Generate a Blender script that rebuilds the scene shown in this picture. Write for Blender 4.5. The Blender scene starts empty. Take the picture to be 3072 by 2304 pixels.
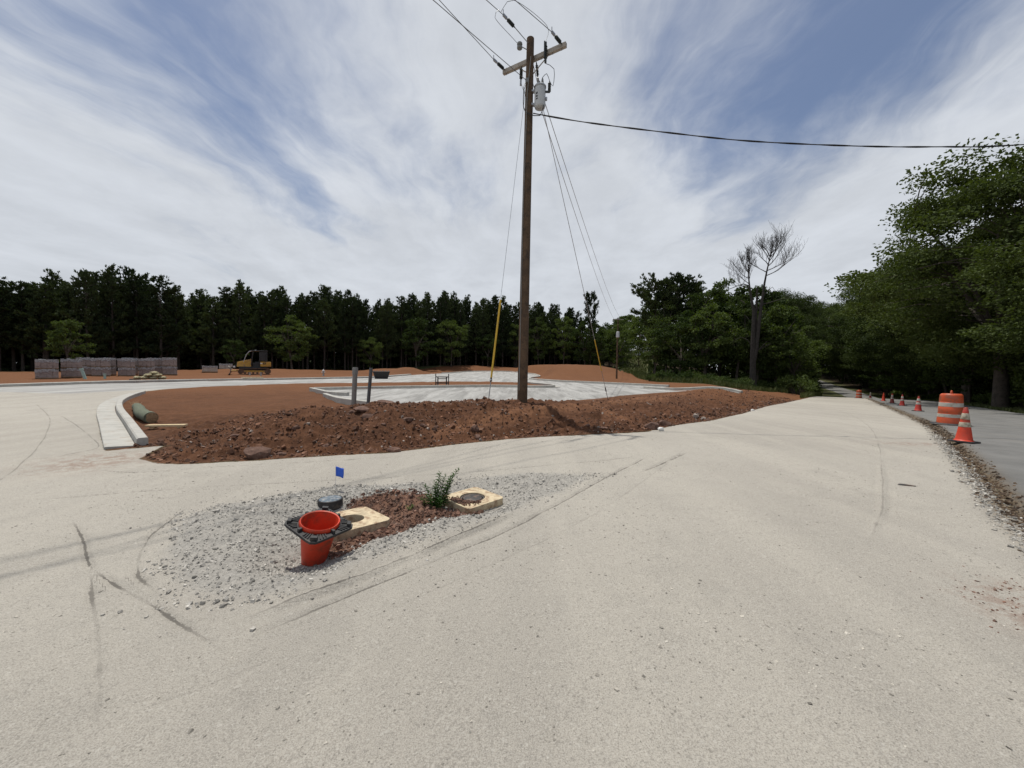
import bpy, bmesh, math, random
import numpy as np
from mathutils import Vector, Matrix, Euler
R_ = math.radians
sc = bpy.context.scene
col = sc.collection
rng = np.random.default_rng(7)
random.seed(7)

# ------------------------------------------------------------------ camera
CAM_H = 1.45
cam = bpy.data.cameras.new('camera'); cam.sensor_width = 36.0; cam.lens = 36.0*1160/3072
cam.clip_start = 0.05; cam.clip_end = 3000
camo = bpy.data.objects.new('camera', cam); col.objects.link(camo)
camo.location = (0, 0, CAM_H)
camo.rotation_euler = (R_(90-1.95), R_(-0.75), 0)
sc.camera = camo

# ------------------------------------------------------------------ sky
SUN_EL, SUN_AZ = 74.0, -30.0          # azimuth from +Y towards +X
world = bpy.data.worlds.new('World'); sc.world = world; world.use_nodes = True
wt = world.node_tree; wt.nodes.clear()
class NT:
    """tiny node helper"""
    def __init__(s, tree): s.t = tree
    def n(s, typ, ins=None, **kw):
        nd = s.t.nodes.new(typ)
        for k, v in kw.items(): setattr(nd, k, v)
        for k, v in (ins or {}).items():
            if hasattr(v, 'is_output') : s.t.links.new(v, nd.inputs[k])
            else: nd.inputs[k].default_value = v
        return nd
    def math(s, op, a, b=0.0, c=0.0, clamp=False):
        return s.n('ShaderNodeMath', {0: a, 1: b, 2: c}, operation=op, use_clamp=clamp).outputs[0]
    def mix(s, f, a, b, blend='MIX'):
        nd = s.n('ShaderNodeMix', {0: f, 6: a, 7: b}, data_type='RGBA', blend_type=blend)
        return nd.outputs[2]
    def ramp(s, v, lo, hi, a=0.0, b=1.0, smooth=True):
        return s.n('ShaderNodeMapRange', {0: v, 1: lo, 2: hi, 3: a, 4: b},
                   interpolation_type='SMOOTHSTEP' if smooth else 'LINEAR').outputs[0]
    def noise(s, vec, scale, detail=4, rough=0.55, dist=0.0, dim='3D'):
        return s.n('ShaderNodeTexNoise', {'Vector': vec, 'Scale': scale, 'Detail': detail, 'Roughness': rough, 'Distortion': dist},
                   noise_dimensions=dim).outputs[0]
    def scl(s, vec, v3, rot=(0, 0, 0), loc=(0, 0, 0)):
        return s.n('ShaderNodeMapping', {'Vector': vec, 'Scale': v3, 'Rotation': rot, 'Location': loc}).outputs[0]
def rgb(r, g, b): return (r, g, b, 1.0)
w = NT(wt)
sky = w.n('ShaderNodeTexSky', sky_type='NISHITA', sun_disc=False, sun_elevation=R_(SUN_EL), sun_rotation=R_(SUN_AZ),
          air_density=1.0, dust_density=1.2, ozone_density=1.6)
tc = w.n('ShaderNodeTexCoord').outputs['Generated']
sep = w.n('ShaderNodeSeparateXYZ', {0: tc})
CLX, CLY = 14.6, 2.1
zz = w.math('ADD', w.math('MAXIMUM', sep.outputs[2], 0.0), 0.12)
pl = w.n('ShaderNodeCombineXYZ', {0: w.math('DIVIDE', sep.outputs[0], zz), 1: w.math('DIVIDE', sep.outputs[1], zz), 2: 0.0}).outputs[0]
warp = w.n('ShaderNodeTexNoise', {'Vector': pl, 'Scale': 0.9, 'Detail': 4.0}, noise_dimensions='3D').outputs[1]
wv = w.n('ShaderNodeVectorMath', {0: warp, 1: (0.5, 0.5, 0.5)}, operation='SUBTRACT').outputs[0]
wv = w.n('ShaderNodeVectorMath', {0: wv, 'Scale': 0.9}, operation='SCALE').outputs[0]
plw = w.n('ShaderNodeVectorMath', {0: pl, 1: wv}, operation='ADD').outputs[0]
p1 = w.scl(plw, (1.15, 0.42, 1), rot=(0, 0, R_(24)), loc=(CLX, CLY, 0))
p2 = w.scl(plw, (3.2, 0.95, 1), rot=(0, 0, R_(30)), loc=(0.4, 0.2, 0))
p4 = w.scl(plw, (7.0, 2.6, 1), rot=(0, 0, R_(38)))
n1 = w.noise(p1, 1.0, 3, 0.5)
n2 = w.noise(p2, 1.0, 6, 0.6)
n3 = w.noise(pl, 2.2, 6, 0.62)
n4 = w.noise(p4, 1.0, 5, 0.65)
cv = w.math('ADD', w.math('MULTIPLY', n1, 0.95), w.math('MULTIPLY', n2, 0.34))
cv = w.math('ADD', cv, w.math('MULTIPLY', n3, 0.14))
cv = w.math('ADD', cv, w.math('MULTIPLY', n4, 0.15))
hz = w.ramp(sep.outputs[2], 0.02, 0.50, 0.34, -0.02)
cv = w.math('ADD', cv, hz)
cloud = w.ramp(cv, 0.615, 0.905)
cloud = w.math('MULTIPLY_ADD', cloud, 0.84, 0.10)
shade = w.ramp(w.math('ADD', w.math('MULTIPLY', n2, 0.5), w.math('MULTIPLY', n3, 0.5)), 0.3, 0.7, 0.86, 1.05)
glow = w.ramp(sep.outputs[2], 0.0, 0.30, 0.98, 1.0)
shade = w.math('MULTIPLY', shade, glow)
ccol = w.n('ShaderNodeVectorMath', {0: (6.5, 6.8, 7.25), 'Scale': shade}, operation='SCALE').outputs[0]
skyb = w.n('ShaderNodeVectorMath', {0: sky.outputs[0], 1: (0.66, 0.71, 0.79)}, operation='MULTIPLY').outputs[0]
skc = w.mix(cloud, skyb, ccol)
bg = w.n('ShaderNodeBackground', {0: skc, 1: 0.105})
wo = w.n('ShaderNodeOutputWorld', {0: bg.outputs[0]})

# ------------------------------------------------------------------ sun + exposure
sd = bpy.data.lights.new('sun', 'SUN'); sd.energy = 3.7; sd.angle = R_(0.6); sd.color = (1.0, 0.95, 0.86)
so = bpy.data.objects.new('sun', sd); col.objects.link(so)
sdir = Vector((math.cos(R_(SUN_EL))*math.sin(R_(SUN_AZ)), math.cos(R_(SUN_EL))*math.cos(R_(SUN_AZ)), math.sin(R_(SUN_EL))))
so.rotation_euler = sdir.to_track_quat('Z', 'Y').to_euler(); so.location = sdir*60
vs = sc.view_settings; vs.view_transform = 'Standard'; vs.look = 'None'; vs.exposure = 0.0; vs.gamma = 1.0; vs.use_curve_mapping = False

# ------------------------------------------------------------------ mesh helpers
def tag(o, label=None, cat=None, group=None, kind=None):
    if label: o['label'] = label
    if cat: o['category'] = cat
    if group: o['group'] = group
    if kind: o['kind'] = kind
    return o
def empty(name, loc=(0, 0, 0), rz=0.0, label=None, cat=None, group=None):
    o = bpy.data.objects.new(name, None); col.objects.link(o)
    o.location = loc; o.rotation_euler = (0, 0, rz); o.empty_display_size = 0.1
    return tag(o, label, cat, group)
def npmesh(name, V, F, m=None, parent=None, smooth=False, attrs=None):
    V = np.asarray(V, np.float32); F = np.asarray(F, np.int32)
    me = bpy.data.meshes.new(name); k = F.shape[1]
    me.vertices.add(len(V)); me.vertices.foreach_set('co', V.ravel())
    me.loops.add(F.size); me.loops.foreach_set('vertex_index', F.ravel())
    me.polygons.add(len(F)); me.polygons.foreach_set('loop_start', np.arange(0, F.size, k, dtype=np.int32))
    me.polygons.foreach_set('use_smooth', np.full(len(F), smooth, bool))
    for an, av in (attrs or {}).items():
        a = me.attributes.new(an, 'FLOAT', 'POINT'); a.data.foreach_set('value', np.asarray(av, np.float32))
    me.update(calc_edges=True)
    if m: me.materials.append(m)
    o = bpy.data.objects.new(name, me); col.objects.link(o)
    if parent: o.parent = parent
    return o
def copy_tree(o, parent=None):
    c = o.copy(); col.objects.link(c)
    if parent is not None: c.parent = parent
    for ch in list(o.children): copy_tree(ch, c)
    return c
def frame_dirs(t):
    t = t.normalized(); a = Vector((0, 0, 1)) if abs(t.z) < 0.9 else Vector((1, 0, 0))
    u = t.cross(a).normalized(); return u, t.cross(u).normalized()
class MB:
    def __init__(s): s.v = []; s.f = []
    def add(s, vs, fs):
        b = len(s.v); s.v += [Vector(p) for p in vs]; s.f += [tuple(b+i for i in f) for f in fs]; return s
    def box(s, c, d, rz=0.0, rot=None, taper=1.0):
        M = rot if rot is not None else Matrix.Rotation(rz, 3, 'Z'); vs = []
        for sz in (-1, 1):
            k = taper if sz > 0 else 1.0
            for sx, sy in ((-1, -1), (1, -1), (1, 1), (-1, 1)):
                vs.append(Vector(c)+M @ Vector((sx*d[0]/2*k, sy*d[1]/2*k, sz*d[2]/2)))
        return s.add(vs, [(3, 2, 1, 0), (4, 5, 6, 7), (0, 1, 5, 4), (1, 2, 6, 5), (2, 3, 7, 6), (3, 0, 4, 7)])
    def tube(s, pts, rad, n=8, cap=True):
        pts = [Vector(p) for p in pts]; m = len(pts)
        if not hasattr(rad, '__len__'): rad = [rad]*m
        vs = []; fs = []; u = None
        for i, p in enumerate(pts):
            t = (pts[min(i+1, m-1)]-pts[max(i-1, 0)])
            if t.length < 1e-9: t = Vector((0, 0, 1))
            t.normalize()
            if u is None: u, v = frame_dirs(t)
            else:
                u = (u-t*u.dot(t)); u = u.normalized() if u.length > 1e-6 else frame_dirs(t)[0]; v = t.cross(u)
            for k in range(n):
                a = 2*math.pi*k/n; vs.append(p+(u*math.cos(a)+v*math.sin(a))*rad[i])
        for i in range(m-1):
            for k in range(n):
                a, b = i*n+k, i*n+(k+1) % n; fs.append((a, b, b+n, a+n))
        if cap: fs.append(tuple(range(n-1, -1, -1))); fs.append(tuple((m-1)*n+k for k in range(n)))
        return s.add(vs, fs)
    def lathe(s, prof, n=24, c=(0, 0, 0), closed=False, M=None):
        c = Vector(c); vs = []; fs = []; m = len(prof)
        for r, z in prof:
            for k in range(n):
                a = 2*math.pi*k/n; q = Vector((r*math.cos(a), r*math.sin(a), z))
                vs.append(c+(M @ q if M else q))
        rows = m if closed else m-1
        for i in range(rows):
            for k in range(n):
                a, b = i*n+k, i*n+(k+1) % n; j = (i+1) % m
                fs.append((a, b, j*n+(k+1) % n, j*n+k))
        if not closed:
            fs.append(tuple(range(n-1, -1, -1))); fs.append(tuple((m-1)*n+k for k in range(n)))
        return s.add(vs, fs)
    def prism(s, poly, z0, z1, M=None, c=(0, 0, 0)):
        n = len(poly); c = Vector(c)
        vs = [Vector((x, y, z)) for z in (z0, z1) for x, y in poly]
        vs = [c+(M @ q if M else q) for q in vs]
        return s.add(vs, [tuple(range(n-1, -1, -1)), tuple(range(n, 2*n))]+[(i, (i+1) % n, n+(i+1) % n, n+i) for i in range(n)])
    def build(s, name, m, parent=None, smooth=False, bevel=0.0, seg=2):
        me = bpy.data.meshes.new(name); me.from_pydata([tuple(p) for p in s.v], [], s.f)
        bm = bmesh.new(); bm.from_mesh(me); bmesh.ops.recalc_face_normals(bm, faces=bm.faces)
        if bevel > 0:
            ed = [e for e in bm.edges if len(e.link_faces) == 2 and e.calc_face_angle(0) > 0.6]
            bmesh.ops.bevel(bm, geom=ed, offset=bevel, segments=seg, affect='EDGES', profile=0.6, clamp_overlap=True)
        bm.to_mesh(me); bm.free()
        if smooth:
            me.polygons.foreach_set('use_smooth', [True]*len(me.polygons))
            try: me.set_sharp_from_angle(angle=R_(40))
            except Exception: pass
        me.materials.append(m)
        o = bpy.data.objects.new(name, me); col.objects.link(o)
        if parent: o.parent = parent
        return o

# ------------------------------------------------------------------ numpy noise
_perm = np.random.default_rng(3).permutation(512).astype(np.int64)
def _h(ix, iy, k): return _perm[(_perm[(ix+k*37) & 511]+iy) & 511]/511.0
def vnoise(x, y, k=0):
    ix = np.floor(x).astype(np.int64); iy = np.floor(y).astype(np.int64); fx = x-ix; fy = y-iy
    fx = fx*fx*fx*(fx*(fx*6-15)+10); fy = fy*fy*fy*(fy*(fy*6-15)+10)
    a = _h(ix, iy, k); b = _h(ix+1, iy, k); c = _h(ix, iy+1, k); d = _h(ix+1, iy+1, k)
    return (a*(1-fx)+b*fx)*(1-fy)+(c*(1-fx)+d*fx)*fy-0.5
def fbm(x, y, k=0, o=4, g=0.5):
    r = np.zeros_like(x, dtype=float); a = 1.0
    for i in range(o): r = r+a*vnoise(x*2**i+i*13.7, y*2**i-i*7.3, k+i); a *= g
    return r
def sst(e0, e1, x): t = np.clip((x-e0)/(e1-e0), 0, 1); return t*t*(3-2*t)
def seg_dist(x, y, pts):
    d = np.full(np.shape(x), 1e9)
    for (ax, ay), (bx, by) in zip(pts[:-1], pts[1:]):
        vx, vy = bx-ax, by-ay; L = vx*vx+vy*vy+1e-12
        t = np.clip(((x-ax)*vx+(y-ay)*vy)/L, 0, 1)
        d = np.minimum(d, np.hypot(x-ax-t*vx, y-ay-t*vy))
    return d
def poly_sd(x, y, pts):          # + inside
    d = seg_dist(x, y, list(pts)+[pts[0]]); ins = np.zeros(np.shape(x), bool); n = len(pts)
    for i in range(n):
        x0, y0 = pts[i]; x1, y1 = pts[(i+1) % n]
        c = ((y0 > y) != (y1 > y)) & (x < (x1-x0)*(y-y0)/((y1-y0) if y1 != y0 else 1e-9)+x0)
        ins ^= c
    return np.where(ins, d, -d)
def smooth_path(pts, step=0.3):
    P = [Vector((*p, 0)) if len(p) == 2 else Vector(p) for p in pts]; out = []
    for i in range(len(P)-1):
        a, b, c, d = P[max(i-1, 0)], P[i], P[i+1], P[min(i+2, len(P)-1)]
        n = max(2, int((c-b).length/step))
        for k in range(n):
            t = k/n
            out.append(0.5*((2*b)+(-a+c)*t+(2*a-5*b+4*c-d)*t*t+(-a+3*b-3*c+d)*t**3))
    return out+[P[-1]]

# ------------------------------------------------------------------ plan of the place (metres)
C1 = (9.3, 7.9); D = (0.661, 0.7504); Nn = (-0.7504, 0.661)        # road: origin, along, across (left)
SK = [-60, -6, 0, 14, 22, 27, 33, 53, 90, 140, 260]
ZK = [0.3, 0.1, 0.08, -0.25, -0.48, -0.6, -0.75, -1.35, -3.4, -2.6, 3.4]
def bend(s): return np.where(s < 50, 0, np.where(s < 150, 0.001*(np.clip(s, 50, 150)-50)**2, 10+0.2*(s-150)))
def sn(x, y):
    s = (x-C1[0])*D[0]+(y-C1[1])*D[1]; return s, (x-C1[0])*Nn[0]+(y-C1[1])*Nn[1]-bend(s)
def xy(s, n):
    n = n+bend(s); return C1[0]+s*D[0]+n*Nn[0], C1[1]+s*D[1]+n*Nn[1]
def road_z(s): return (np.interp(s, SK, ZK)+np.interp(s-4, SK, ZK)+np.interp(s+4, SK, ZK))/3
def edge_n(s): return np.interp(s, [-40, -6, -3.9, 0, 5, 13, 52, 80], [0.6, 0.48, 0.35, 0.12, -0.1, 0.0, 0.4, 0.4])
TOE = [(-5.9, 6.3), (-5.65, 5.83), (-5.14, 5.57), (-4.69, 5.52), (-4.14, 5.68), (-3.3, 6.02), (-1.97, 6.42), (-0.9, 7.18), (-0.04, 7.7),
       (0.93, 8.13), (2.0, 8.45), (3.15, 8.85), (4.12, 9.92), (5.77, 11.3), (8.27, 13.9), (12.8, 19.4), (17.74, 24.9), (28.5, 37.2), (38.5, 49.2), (43.0, 54.0)]
GUT = [(-6.64, 6.29), (-8.06, 7.56), (-10.96, 10.2), (-12.23, 11.45), (-14.07, 13.45), (-16.0, 15.77), (-17.85, 18.35), (-18.6, 20.8)]
APRON = [xy(-70, 0.5), xy(-6, 0.48), xy(-3.9, .35), xy(0, .12), xy(5, -.1), xy(13, 0), xy(52, .4), xy(60, 1.2)]+TOE[::-1]+[(-6.1, 6.75)]+GUT + \
        [(-18.9, 24), (-26.9, 25), (-27.4, 21), (-29.5, 12), (-36, 0), (-60, -40)]
LOT = [(-19.6, 17), (-18.6, 21.7), (-17.35, 26.6), (-16.0, 28.4), (-11.7, 31.1), (-6.7, 35.0), (-2.2, 37.2), (1.5, 34), (3.1, 29.5), (3.0, 28.3),
       (2.2, 27.4), (-1.5, 27.3), (-6.5, 24.6), (-11, 21.5), (-8.7, 18.4), (-8.6, 17.8), (-6.4, 15), (-4.3, 13.35), (-1, 14), (1.2, 15.5), (3.4, 17.5),
       (6, 20.5), (9, 23), (11.7, 24.4), (10.56, 26.2), (10.5, 27.8), (12.45, 30.7), (8.3, 35.5), (4.9, 38.1), (2.5, 43), (2.1, 47.6), (4.0, 56), (4.2, 66), (3.9, 76.5),
       (1.5, 84), (-2.6, 86), (-10, 84), (-13, 72), (-14.8, 57.7), (-15, 47.6), (-15.6, 42.5), (-18.7, 37.1), (-22.3, 32.3), (-25, 29.1), (-26.65, 25.5), (-27.2, 22.6), (-27.0, 20.0), (-24, 17.5)]
DIRT = [(-75, 30), (-66, 45), (-56, 55), (-46, 66), (-30, 78), (-8, 95), (8, 98), (20, 90), (19, 62), (16.5, 48), (15.5, 40.5), (20, 37.5), (27, 40.5), (36, 49), (44, 57)]+TOE[::-1]+[(-6.1, 6.75)] + \
       GUT+[(-18.9, 24), (-26.9, 25), (-27.4, 21), (-29.5, 12), (-40, 4), (-75, 4)]
ISL = [(-2.55, 2.75), (-2.85, 3.12), (-2.97, 3.49), (-2.84, 3.77), (-2.61, 3.97), (-2.3, 4.2), (-1.9, 4.36), (-0.94, 4.55), (-0.2, 4.92), (0.23, 5.11), (1.26, 5.05), (0.81, 4.56),
       (-0.01, 3.58), (-0.72, 2.94), (-1.06, 2.55), (-1.35, 2.21), (-1.61, 2.12), (-2.03, 2.28)]
PATCH = [(-1.47, 2.92), (-1.60, 3.3), (-1.66, 3.75), (-1.66, 4.02), (-1.45, 4.14), (-0.89, 4.2), (-0.67, 3.95), (-0.3, 3.86), (-0.44, 3.55), (-0.87, 3.2), (-1.1, 2.98), (-1.29, 2.9)]
TRACKS = [  # polyline, width, depth(+ridge), darkness
    ([(-3.96, 3.45), (-3.2, 2.87), (-2.81, 2.56), (-2.38, 2.32), (-1.96, 2.11), (-1.57, 1.91), (-1.36, 1.80)], .022, -.010, .55),
    ([(-2.86, 2.60), (-2.5, 2.27), (-2.11, 1.93), (-1.65, 1.52), (-1.4, 1.25)], .020, -.008, .45),
    ([(-3.13, 3.76), (-2.85, 3.03), (-2.51, 2.57), (-2.28, 2.37), (-1.92, 2.15)], .022, -.010, .5),
    ([(-1.34, 1.82), (-1.05, 2.15), (-0.63, 2.56), (-0.12, 3.07), (0.45, 3.82), (1.3, 5.0), (2.24, 6.26)], .022, -.010, .5),
    ([(-1.51, 1.99), (-1.42, 2.03), (-1.24, 2.21), (-0.91, 2.5), (-0.38, 3.1), (0.12, 3.7)], .028, .022, .55),
    ([(1.73, 5.18), (3.09, 6.65)], .03, -.012, .6),
    ([(-5.07, 4.02), (-3.72, 4.38), (-1.19, 4.84), (0.6, 5.5), (2.08, 6.26)], .025, -.008, .35),
    ([(-5.83, 5.28), (-4.94, 5.09), (-4.42, 5.30), (-3, 5.75), (-1.53, 6.22), (0.87, 7.52), (2.4, 8.2)], .03, -.012, .55),
    ([(2.87, 3.04), (4.78, 4.91), (9.0, 9.56), (12.4, 13.87), (16.0, 19.14)], .03, .010, .22),
    ([(7.0, 9.0), (7.55, 8.6), (8.0, 7.9), (8.9, 7.75)], .06, -.012, .6),
    ([(-1.8, 1.2), (-0.9, 1.9), (0.8, 3.6), (3.4, 7.3)], .05, -.004, .12),
    ([(-7.2, 5.6), (-6.9, 6.4), (-9.4, 8.4), (-12.2, 10.4)], .05, .012, .35),
    ([(-5.9, 4.3), (-7.8, 6.3), (-11.5, 9.6), (-16, 13)], .05, -.008, .3),
]
KERBL = [(-6.5, 6.66), (-9.0, 8.93), (-11.5, 11.2), (-13.6, 13.3), (-15.6, 15.6), (-17.2, 17.8), (-18.2, 19.8)]
HUM = [(-1.47, 2.9, 0.16)]
CUTS = [(-1.49, 2.85, .12), (-1.465, 3.51, .33), (-.41, 4.15, .31)]
def regions(x, y):
    s, n = sn(x, y)
    rd = np.minimum(edge_n(s)-n, n+4.75)
    sh = x*0
    g = poly_sd(x, y, APRON); l = poly_sd(x, y, LOT); d = poly_sd(x, y, DIRT)
    isl = poly_sd(x, y, ISL); pa = poly_sd(x, y, PATCH)
    return s, n, rd, g, l, d, isl, pa
def seg_sd(x, y, pts):
    d = np.full(np.shape(x), 1e9); sg = np.ones(np.shape(x))
    for (ax, ay), (bx, by) in zip(pts[:-1], pts[1:]):
        vx, vy = bx-ax, by-ay; L = vx*vx+vy*vy+1e-12
        t = np.clip(((x-ax)*vx+(y-ay)*vy)/L, 0, 1); q = np.hypot(x-ax-t*vx, y-ay-t*vy)
        c = np.where(vx*(y-ay)-vy*(x-ax) >= 0, 1.0, -1.0); m = q < d
        sg = np.where(m, c, sg); d = np.where(m, q, d)
    return d, d*sg
def track_field(x, y):
    """relief, signed distance to the nearest wheel mark, plain distance, darkness"""
    h = np.zeros(np.shape(x)); S = np.full(np.shape(x), 9.0); U = np.full(np.shape(x), 9.0); K = np.zeros(np.shape(x))
    wob = fbm(x*1.1, y*1.1, 50, 3)*0.024
    brk = 0.25+0.75*sst(-0.45, 0.0, fbm(x*2.3, y*2.3, 61, 3))
    for pts, wd, dz, dk in TRACKS:
        pp = [(q.x, q.y) for q in smooth_path(pts, 0.35)]
        u, sd_ = seg_sd(x, y, pp); sd_ = sd_+wob; e = np.exp(-(sd_/wd)**2)
        end = np.minimum(np.hypot(x-pts[0][0], y-pts[0][1]), np.hypot(x-pts[-1][0], y-pts[-1][1])); fade = sst(0.0, 0.5, end)
        h += np.where(u < .3, (dz*e - dz*0.6*np.exp(-((np.abs(sd_)-2.0*wd)/(wd*1.1))**2))*brk*fade, 0)
        m = u < U; S = np.where(m, sd_, S); U = np.where(m, u, U); K = np.where(m, dk*fade, K)
    return h, S, U, K*brk
def height(x, y, detail=True):
    x = np.atleast_1d(np.asarray(x, float)); y = np.atleast_1d(np.asarray(y, float))
    s, n, rd, g, l, d, isl, pa = regions(x, y)
    S = np.maximum(0, 0.05+0.0115*(y-6)); S = np.minimum(S, 1.1)
    Rr = road_z(s)
    fall = sst(14, 48, s)
    wr = 1-sst(5.0, 9.0+11*fall, n)
    wr = np.where(s < -8, wr*sst(-30, -8, s), wr)
    H = S*(1-wr)+Rr*wr
    # verge + wood floor right of the road
    H = H+np.where(n < -4.75, -0.10*sst(4.75, 5.6, -n)+0.035*np.maximum(-n-6, 0), 0)
    # the wood left of the road drops towards the road
    # hill with the power line clearing
    q = x/np.maximum(y, 1)
    H = H+sst(88, 165, y)*12.5*sst(0.16, 0.26, q)*(1-sst(0.42, 0.56, q))
    H = H+sst(75, 120, y)*2.0*(1-sst(0.1, 0.3, q))*(q > -1)
    # dirt bank behind the apron
    td = seg_dist(x, y, TOE); ind = d > 0
    amp = np.interp(x, [-6.2, -4.6, -2, 1, 4, 8, 14, 30, 44], [0.15, 0.44, 0.55, 0.47, 0.28, 0.20, 0.22, 0.22, 0.0])
    prof = sst(0.0, 2.3, td)*(1-sst(2.6, 6.0, td))*sst(0.5, 2.2, seg_dist(x, y, KERBL))
    H = H+np.where(ind, amp*prof, 0)
    # mounds at the back
    def mound(cx, cy, ax, ay, rot, hh):
        c, s_ = math.cos(rot), math.sin(rot); u = ((x-cx)*c+(y-cy)*s_)/ax; v = (-(x-cx)*s_+(y-cy)*c)/ay
        return hh*np.exp(-(u*u+v*v)**1.5)
    off = sst(0.2, 3.0, -l)
    H = H+off*(mound(10.5, 63, 8, 10, -0.6, 1.9)+mound(9, 84, 10, 9, 0.2, 1.7)+mound(-14, 91, 14, 4, .25, .9)+mound(-21, 70, 5, 16, .35, .75)
               + mound(-37, 60, 14, 5, .7, .55)+mound(-16.5, 60, 2, 9, 0.0, .5)+mound(-46, 40, 6, 10, 0, .2))
    if detail:
        dm = sst(0.25, 0.8, seg_dist(x, y, KERBL))*sst(0.0, 0.35, d)*(1-sst(-0.15, 0.15, l))*(g < 0.05)
        rough = np.interp(td, [0, 0.4, 2.8, 5, 9], [0.25, 1.0, 0.8, 0.28, 0.14])
        rough = np.where(x > 1.5, rough*0.8, rough)
        cl = fbm(x*1.2, y*1.2, 5, 4, .5)*0.22+np.abs(fbm(x*3.6, y*3.6, 9, 4, .6))*0.13-.03+fbm(x*12, y*12, 21, 3, .6)*0.05
        H = H+dm*rough*cl
        H = H+np.where(d > 0, fbm(x*0.35, y*0.35, 31, 3)*0.10*dm*sst(3, 8, td), 0)
        # apron: gentle undulation
        ap = np.where(rd > 0, 0.15, 1.0)*(1-dm)*np.exp(-np.hypot(x, y)/40)
        H = H+ap*(fbm(x*0.5, y*0.5, 41, 3)*0.035+fbm(x*5, y*5, 42, 3)*0.006)
        ed = np.exp(-((n-edge_n(s)-0.12)/0.16)**2)*(s > -30)
        H = H+ed*(fbm(x*6, y*6, 71, 3)*0.06-0.01)
        # gravel island
        im = sst(-0.05, 0.5, isl)
        ring = np.exp(-((pa+0.22)/0.22)**2)+0.8*np.exp(-(seg_dist(x, y, [(-.05, 4.55), (.35, 4.85), (.95, 4.95)])/.16)**2)
        H = H+im*(np.clip(0.008+0.03*np.minimum(ring, 1)+fbm(x*3.2, y*3.2, 81, 4)*0.075, -.02, .045)+np.abs(fbm(x*8, y*8, 85, 3))*0.065-.012)
        H = H+sst(-0.05, 0.12, pa)*(-0.06+fbm(x*6, y*6, 88, 4)*0.06)
        for hx, hy, hr in HUM: H = H-0.07*np.exp(-((x-hx)**2+(y-hy)**2)/(hr*hr))
        for hx, hy, hr in CUTS:
            q = np.hypot(x-hx, y-hy); H = np.minimum(H, np.where(q < 1.2, 0.0+0.35*np.maximum(q-hr, 0)+0.02*np.maximum(q-hr, 0)*fbm(x*9, y*9, 77, 2), 9))
            if hr > .2: H = H-np.where(q < .14, .22, 0)
        near = np.hypot(x, y) < 30
        if near.any():
            th = np.zeros_like(H); th[near] = track_field(x[near], y[near])[0]; H = H+th*(d < 0)
    H = H+np.where(rd > 0, 0.055*sst(0, 0.10, rd), 0)
    return H
def hz1(x, y, detail=True): return float(height(x, y, detail)[0])

# ------------------------------------------------------------------ materials
def new_mat(name):
    m = bpy.data.materials.new(name); m.use_nodes = True; m.node_tree.nodes.clear()
    t = NT(m.node_tree); out = t.n('ShaderNodeOutputMaterial')
    return m, t, out
def principled(t, out, colr, rough=0.8, bump=None, bstr=0.3, bdist=0.02, **kw):
    b = t.n('ShaderNodeBsdfPrincipled', {'Base Color': colr, 'Roughness': rough})
    for k, v in kw.items(): b.inputs[k.replace('_', ' ')].default_value = v
    if bump is not None:
        bn = t.n('ShaderNodeBump', {'Height': bump, 'Strength': bstr, 'Distance': bdist})
        t.t.links.new(bn.outputs[0], b.inputs['Normal'])
    t.t.links.new(b.outputs[0], out.inputs[0]); return b
def simple(name, c, rough=0.7, var=0.25, scale=6.0, dirt=None, dirt_amt=0.0, metallic=0.0, bstr=0.15, spec=0.5, obj_rand=0.0, tone=0.0):
    """base colour with mottling, grime in blotches and a fine bump"""
    m, t, out = new_mat(name); pos = t.n('ShaderNodeTexCoord').outputs['Object']
    n1 = t.noise(pos, scale, 5, 0.6); n2 = t.noise(pos, scale*7, 4, 0.6)
    f = t.math('ADD', t.math('MULTIPLY', n1, 0.65), t.math('MULTIPLY', n2, 0.35))
    lo = tuple(v*(1-var) for v in c)+(1,); hi = tuple(min(1, v*(1+var)) for v in c)+(1,)
    cc = t.mix(t.ramp(f, 0.3, 0.7), lo, hi)
    if dirt:
        dm = t.ramp(t.noise(pos, scale*1.7, 6, 0.65), 0.62-0.3*dirt_amt, 0.80-0.3*dirt_amt)
        cc = t.mix(t.math('MULTIPLY', dm, 0.8), cc, dirt+(1,))
    if tone:
        rn = t.n('ShaderNodeAttribute', attribute_name='rnd').outputs['Fac']; g = t.ramp(rn, 0, 1, 1-tone, 1+tone, False)
        cc = t.mix(1.0, cc, t.n('ShaderNodeCombineXYZ', {0: g, 1: g, 2: g}).outputs[0], 'MULTIPLY')
    if obj_rand:
        oi = t.n('ShaderNodeObjectInfo').outputs['Random']
        cc = t.mix(1.0, cc, t.n('ShaderNodeCombineXYZ', {0: t.ramp(oi, 0, 1, 1-obj_rand, 1+obj_rand, False), 1: t.ramp(oi, 0, 1, 1-obj_rand, 1+obj_rand, False), 2: t.ramp(oi, 0, 1, 1-obj_rand, 1+obj_rand, False)}).outputs[0], 'MULTIPLY')
    principled(t, out, cc, rough, n2, bstr, 0.02, Metallic=metallic, Specular_IOR_Level=spec)
    return m
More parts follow.
